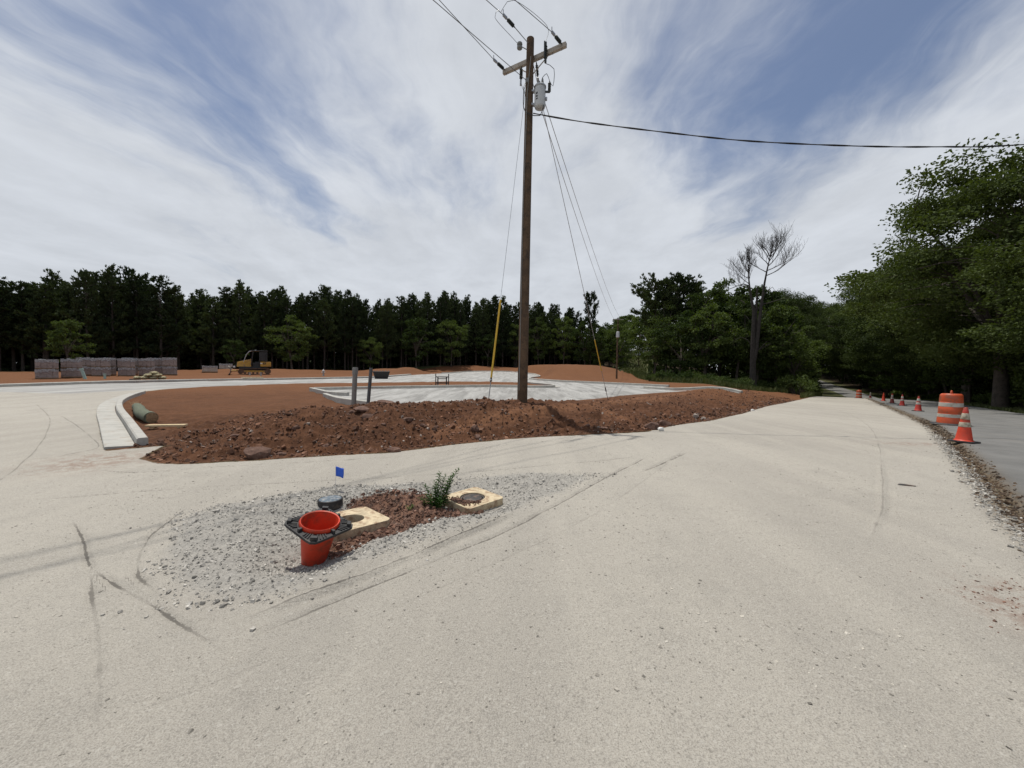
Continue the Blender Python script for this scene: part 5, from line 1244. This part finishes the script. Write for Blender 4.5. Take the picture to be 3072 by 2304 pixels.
# wood between clearing and road
rp = [make_pine(140, 15, 1.25, .50, True, 1.0), make_pine(141, 15, 1.1, .55, True, .95)]
plant_tree(rp[1], 18.6, 92, .62, 1.0, 'lone round topped pine rising above the trees near the right guy', 'pine tree', 'round topped pines', 17.8/15)
for x, y, h, s, lb in ((22.8, 62, 14.7, 1.15, 'round topped dark pine at the left of the right wood'), (25.4, 60.5, 15.2, 1.1, 'tallest round topped dark pine beside the clearing'), (27.6, 62, 14.4, 1.0, 'round topped dark pine nearest the dead tree')):
    plant_tree(rg.choice(rp), x, y, s, rg.uniform(0, 6), lb, 'pine tree', 'round topped pines', h/15)
GW = 'broadleaf trees of the wood between clearing and road'
for x, y, h, s in ((20.3, 55, 7.5, .8), (22.5, 52, 8.5, .9), (25, 50, 10, 1.0), (27.5, 55, 13.5, 1.2), (29, 50, 11.5, 1.0), (30.5, 57, 14.6, 1.2), (33.5, 55, 15, 1.2), (31.5, 49.5, 9, .9), (34.5, 50.5, 12.0, 1.0), (36, 56, 14.6, 1.2), (38.5, 58, 14.5, 1.15), (37.5, 52.0, 8.5, .85), (41.5, 62, 13, 1.1), (45, 68, 13.5, 1.1), (49, 74, 14, 1.2),
                   (54, 82, 14.5, 1.2), (60, 92, 15, 1.3), (24, 60, 12, 1.0), (44, 60, 9, .9), (27.5, 70, 15, 1.2), (33, 68, 15, 1.2), (39, 70, 15, 1.2), (46, 80, 15, 1.2), (29, 82, 15, 1.2), (36, 88, 16, 1.2), (64, 88, 13, 1.1), (58, 80, 12, 1.0), (53, 73, 11, .95), (70, 97, 14, 1.2), (78, 106, 15, 1.2), (68, 104, 16, 1.3), (77, 116, 17, 1.4), (40, 104, 13, 1.2), (47, 122, 12, 1.2), (26.5, 96, 12, 1.0), (52, 140, 12, 1.3), (44, 150, 12, 1.3), (55, 112, 15, 1.3), (62, 125, 16, 1.4), (31, 112, 13, 1.1), (37, 133, 12, 1.1), (58, 170, 13, 1.4), (50, 168, 13, 1.4), (90, 140, 18, 1.5), (105, 168, 18, 1.6), (120, 190, 18, 1.7)):
    q = x/y; wh = ('beside the clearing' if q < .42 else 'left of the dead tree' if q < .585 else 'right behind the dead tree' if q < .665 else 'between the dead tree and the road')
    fr = 'front' if y < 57 else 'middle' if y < 75 else 'far'
    plant_tree(rg.choice(bro), x, y, s, rg.uniform(0, 6.28), 'broadleaf tree in the %s of the right wood, %s' % (fr, wh), 'tree', 'wood trees %s, %s' % (fr, wh), h/10)
# woods right of the road
GO = 'large oaks along the right side of the road'
def oak(s_, n_, h, sc_, k, rz, lb, gp=None):
    x, y = xy(s_, n_); return plant_tree(oaks[k], x, y, sc_, rz, lb, 'oak tree', gp, h/17)
oak(31.4, -6.2, 17.2, 1.08, 0, .2, 'largest oak with forked trunk, leaning crown over the road at right')
oak(20, -9.5, 10.8, .85, 1, 2.0, 'oak at the right edge of the picture behind the nearest drum')
for i, (s_, n_, h, sc_) in enumerate(((9, -13, 13, .9), (40, -8.5, 16.0, 1.0), (48, -7.0, 16.5, 1.05), (57, -7.5, 18, 1.1), (67, -7.5, 21, 1.15), (78, -8.5, 24, 1.2), (92, -10, 27, 1.25), (108, -10, 30, 1.3), (34, -16, 18, 1.1), (46, -17, 18, 1.1), (22, -20, 18, 1.1), (62, -19, 19, 1.15), (80, -21, 20, 1.2), (130, -10, 20, 1.3), (150, -12, 20, 1.4), (104, -22, 21, 1.3), (172, -11, 29, 1.5), (84, 12, 17, .85), (98, 12.5, 21, .95), (112, 13, 24, 1.0), (126, 13.5, 26, 1.1), (142, 13, 26, 1.1), (165, 7, 18, 1.2), (185, 9, 25, 1.3), (205, 8, 28, 1.4), (230, 0, 19, 1.4), (215, -10, 34, 1.7), (195, -13, 32, 1.6), (150, -14, 27, 1.4), (150, 12, 18, 1.2), (180, 16, 18, 1.3), (250, 8, 20, 1.5), (250, -10, 20, 1.5))):
    oak(s_, n_, h, sc_, i % 3, rg.uniform(0, 6.28), 'oak in the dark wood along the right side of the road' if n_ < 0 else 'oak on the left side of the road far beyond the cones', GO if n_ < 0 else 'far oaks left of the road')
for s_, n_, h, sc_ in ((52, -6.2, 8, .8), (64, -6.4, 7.5, .8), (44, -6.6, 6.5, .7), (76, -6.5, 9, .9), (27, -11, 8, .9), (38, -12, 8, .9), (57, -12, 9, .9), (18, -13, 9, 1.0), (90, -6.8, 9, .9), (105, -7, 9, 1.0)):
    x, y = xy(s_, n_); plant_tree(rg.choice(bro), x, y, sc_, rg.uniform(0, 6.28), 'young broadleaf tree under the oaks right of the road', 'tree', 'young trees under the oaks', h/10)
for i in range(30):
    s_ = rg.uniform(14, 95); n_ = -rg.uniform(8.0, 19); x, y = xy(s_, n_); plant_tree(rg.choice(under), x, y, rg.uniform(.8, 1.4), rg.uniform(0, 6), 'dark undergrowth bush beneath the oaks right of the road', 'bush', 'undergrowth beneath the oaks')
for i in range(18):
    s_ = rg.uniform(16, 85); n_ = -rg.uniform(5.9, 7.2); x, y = xy(s_, n_); plant_tree(rg.choice(bushes), x, y, rg.uniform(.4, .85), rg.uniform(0, 6), 'low green bush on the verge right of the road', 'bush', 'bushes on the right verge')
for i in range(16):
    s_ = rg.uniform(56, 115); n_ = rg.uniform(6.0, 10); x, y = xy(s_, n_); plant_tree(rg.choice(under), x, y, rg.uniform(.8, 1.3), rg.uniform(0, 6), 'dark bush left of the road beyond the last cone', 'bush', 'bushes left of the far road')
# bushes before the dead tree
for i in range(34):
    t = i/33; x = 15.8+t*22+rg.uniform(-.8, .8); y = float(np.interp(x, [15.8, 20, 27, 38], [42.0, 39.5, 42.5, 52]))+rg.uniform(.3, 3.2)
    plant_tree(rg.choice(bushes), x, y, rg.uniform(.55, 1.0), rg.uniform(0, 6), 'light green bush along the dirt edge below the dead tree', 'bush', 'bushes below the dead tree')
plant_tree(bushes[1], 33.8, 45.6, 1.7, 1.0, 'biggest rounded bush right of the dead tree by the road', 'bush', 'bushes below the dead tree')
plant_tree(bushes[0], 36.5, 49.0, 1.4, 2.0, 'second big bush where the road disappears', 'bush', 'bushes below the dead tree')
# undergrowth masses added inside the woods to block light and darken the interior
def mass(name, pts, hmin, hmax, nleaf, leaf, mat, label, seed, wdt=3.0):
    rg2 = np.random.default_rng(seed); P = smooth_path(pts, 1.0); A = np.array([[p.x, p.y] for p in P]); i = rg2.integers(0, len(A), nleaf); u = rg2.normal(0, wdt, (nleaf, 2)); X = A[i, 0]+u[:, 0]; Y = A[i, 1]+u[:, 1]
    s, n = sn(X, Y); Z = height(X, Y, False)+hmin+rg2.random(nleaf)**1.2*(hmax-hmin)
    ok = (np.abs(n-0.2) > 6.2) & (np.abs(X/np.maximum(Y, 1)-.318) > .032); X, Y, Z = X[ok], Y[ok], Z[ok]
    V, F = cards(np.stack([X, Y, Z], 1), rg2.normal(size=(len(X), 3)), leaf*rg2.uniform(.7, 1.4, len(X)), leaf*.6*rg2.uniform(.7, 1.4, len(X)), .2, rg2)
    return tag(npmesh(name, V, F, M[mat]), label, 'undergrowth', kind='stuff')
mass('pine_undergrowth', [(x*1.13, y*1.13) for x, y in FRONT]+[(27, 118), (33, 125)], 0, 8.5, 62000, 1.0, 'pine', 'dark mass of undergrowth inside the pine belt', 1, 2.5)
mass('wood_undergrowth', [(22, 64), (30, 62), (38, 63), (47, 74), (58, 92), (74, 114)], 0, 6, 16000, .6, 'oak', 'dark undergrowth inside the wood left of the road', 2, 2.5)
mass('oakwood_undergrowth', [xy(0, -22), xy(25, -19), xy(50, -19), xy(80, -18), xy(120, -18), xy(170, -16), xy(240, -14), xy(262, 0), xy(240, 14), xy(190, 16), xy(140, 14)], 0, 9, 46000, .8, 'oak', 'dark undergrowth deep inside the oak wood', 3, 2.8)
mass('oak_understory', [xy(8, -14), xy(30, -13), xy(60, -13), xy(95, -13)], 0, 3.5, 9000, .42, 'oak', 'low dark understory beneath the oaks', 4, 1.6)
# tall grass and weeds
def grass(name, fn, box, n, h, mat, label, seed, wd_=.03):
    rg2 = np.random.default_rng(seed); X, Y = scatter(n, box, fn, rg2); Z = height(X, Y, False); L = h*rg2.uniform(.5, 1.3, n); Dr = np.array([0, 0, 1.0])+rg2.normal(0, .28, (n, 3))
    V, F = cards(np.stack([X, Y, Z+L*.42], 1), Dr, L, wd_*rg2.uniform(.6, 1.4, n), .1, rg2); return tag(npmesh(name, V, F, M[mat]), label, 'grass', kind='stuff')
def f_g1(x, y):
    d = poly_sd(x, y, DIRT); s, n = sn(x, y); return ((d < .3) & (d > -7) & (n > 5.0) & (y > 34) & (x > 13))*1.0
grass('tall_grass', f_g1, (13, 48, 34, 62), 22000, .60, 'grass', 'tall weedy grass along the dirt edge below the dead tree', 5, .06)
def f_g2(x, y):
    s, n = sn(x, y); return ((n < -4.7) & (n > -7.5) & (s > -6) & (s < 130))*np.exp(-np.maximum(s-20, 0)/60)
grass('verge_grass', f_g2, (5, 130, -10, 120), 20000, .22, 'grass', 'short green grass on the verge right of the road', 6, .05)
def f_g3(x, y):
    q = x/np.maximum(y, 1); return ((np.abs(q-.318) < .03) & (y > 58) & (y < 175))*1.0
grass('clearing_grass', f_g3, (16, 60, 58, 175), 12000, .5, 'grass', 'pale green grass on the power line clearing', 7, .10)

# ------------------------------------------------------------------ dead tree
def dead_tree():
    bx_, by_ = 28.9, 45.5; bx_ -= .4; root = empty('dead_tree', (bx_, by_, hz1(bx_, by_, False)-.1), 0, 'tall bare dead tree with twin trunks above the green wood', 'dead tree')
    root.scale = (.90, .90, .94); rg = random.Random(17); ax = Vector((.845, -.535, 0)).normalized(); trunk = MB(); limbs = MB(); twigs = MB()
    # picture plane axis: right in view
    ax = Vector((by_, -bx_, 0)).normalized(); dp = Vector((bx_, by_, 0)).normalized()
    def P(u, z, d=0.0): return ax*(u-.035*z)+dp*d+Vector((0, 0, z))
    A = [P(-.05, 0), P(-.08, 2.6), P(-.07, 4.8), P(.02, 8), P(.07, 10.0), P(-.2, 11.5), P(-.42, 13.3), P(-.52, 14.8), P(-.45, 16.3)]
    B = [P(.0, 3.6), P(.33, 5.2), P(.65, 8.7), P(.98, 11.3), P(1.24, 13.3), P(1.5, 14.8), P(1.75, 16.0), P(1.9, 16.9)]
    Cc = [P(.1, 4.4, .3), P(.26, 6.1, .3), P(.33, 10, .2), P(.46, 12.9, .1)]
    trunk.tube(A, [.44, .38, .32, .24, .19, .14, .10, .07, .03], 10); trunk.tube(B, [.26, .23, .20, .16, .12, .09, .06, .03], 10); trunk.tube(Cc, [.22, .18, .13, .09], 8)
    def grow(p, d, L, r, lev, mb):
        n = 4; pts = [p]; q = p.copy(); dd = d.copy()
        for i in range(n):
            dd = (dd+Vector((rg.uniform(-.28, .28), rg.uniform(-.28, .28), rg.uniform(-.05, .24)))).normalized(); q = q+dd*(L/n); pts.append(q.copy())
        (mb if lev < 2 else twigs).tube(pts, [max(.009, r*(1-.75*i/n)) for i in range(n+1)], 5 if lev < 2 else 3, cap=False)
        if lev >= 4: return
        for i in range(1, n+1):
            for _ in range(2 if (lev == 1 and i > 1) else 1):
                if rg.random() < .92:
                    nd = (dd+Vector((rg.uniform(-1, 1), rg.uniform(-1, 1), rg.uniform(-.1, .8)))*.8).normalized(); grow(pts[i], nd, L*rg.uniform(.48, .74), max(.011, r*.5), lev+1, mb)
    def at_(path, t):
        k = min(int(t*(len(path)-1)), len(path)-2); return path[k].lerp(path[k+1], t*(len(path)-1)-k)
    for t, u, zz_, L in ((.72, -1, .35, 2.2), (.76, -.9, .5, 2.2), (.82, -1, .6, 2.0), (.86, .6, .9, 1.3), (.90, -.8, .8, 1.8), (.94, -.5, 1, 1.5), (.97, .3, 1.1, 1.2), (.99, -.2, 1.1, 1.1), (.88, -.3, .8, 1.5), (.80, .3, .9, 1.2)):
        d = (ax*u+dp*rg.uniform(-.7, .7)+Vector((0, 0, zz_))).normalized(); grow(at_(A, t), d, L, .05, 1, limbs)
    for t, u, zz_, L in ((.66, 1, .30, 3.2), (.70, -.9, .6, 2.0), (.72, 1, .45, 3.0), (.78, 1, .6, 2.6), (.80, -.8, .8, 2.0), (.85, .9, .7, 2.3), (.87, -.7, .9, 1.8), (.92, .8, .8, 1.9), (.94, -.5, 1, 1.5), (.97, .5, 1, 1.5), (.99, .2, 1.1, 1.2), (.90, .2, .9, 1.6)):
        d = (ax*u+dp*rg.uniform(-.7, .7)+Vector((0, 0, zz_))).normalized(); grow(at_(B, t), d, L, .06, 1, limbs)
    # the long left limb, the low right limb and broken stubs
    lp = [at_(A, .74), P(-1.1, 13.5), P(-1.8, 13.3), P(-2.7, 13.0), P(-3.5, 12.7)]; limbs.tube(lp, [.08, .06, .05, .035, .02], 6)
    for p in lp[2:]:
        for _ in range(3): grow(p, (ax*-.8+Vector((0, 0, rg.uniform(-.2, .9)))+dp*rg.uniform(-.5, .5)).normalized(), .8, .02, 3, limbs)
    limbs.tube([at_(B, .40), P(1.7, 10.9), P(2.8, 11.2), P(4.1, 11.35)], [.09, .06, .045, .02], 6)
    limbs.tube([at_(B, .46), P(1.6, 12.4), P(2.1, 12.8), P(2.4, 12.2), P(2.55, 11.5)], [.06, .045, .03, .02, .01], 5)
    for (a_, b_) in ((P(-.45, 9), P(-1.0, 9.6)), (P(.9, 9.2), P(1.5, 10.0)), (P(-.9, 11), P(-1.4, 11.4)), (P(1.1, 10.6), P(.6, 11.6)), (P(.05, 9.5, .3), P(.7, 10.6, .3)), (P(.2, 4.8), P(1.5, 6.2)), (P(.2, 5.0), P(1.9, 5.9))):
        limbs.tube([a_, b_], [.06, .025], 5)
    limbs.tube([P(-.1, 5.4), P(-.6, 6.4), P(-1.3, 6.8), P(-2.0, 6.5), P(-2.5, 6.1)], [.05, .05, .045, .03, .015], 6)
    trunk.build('trunk', M['deadbark'], root, True); tag(limbs.build('limbs', M['deadbark'], root), kind='stuff'); tag(twigs.build('twigs', M['deadbark'], root), kind='stuff')
dead_tree()
for p in pines+bro+oaks+bushes+under+rp:
    if p.name not in used:
        for c in list(p.children): bpy.data.objects.remove(c)
        bpy.data.objects.remove(p)
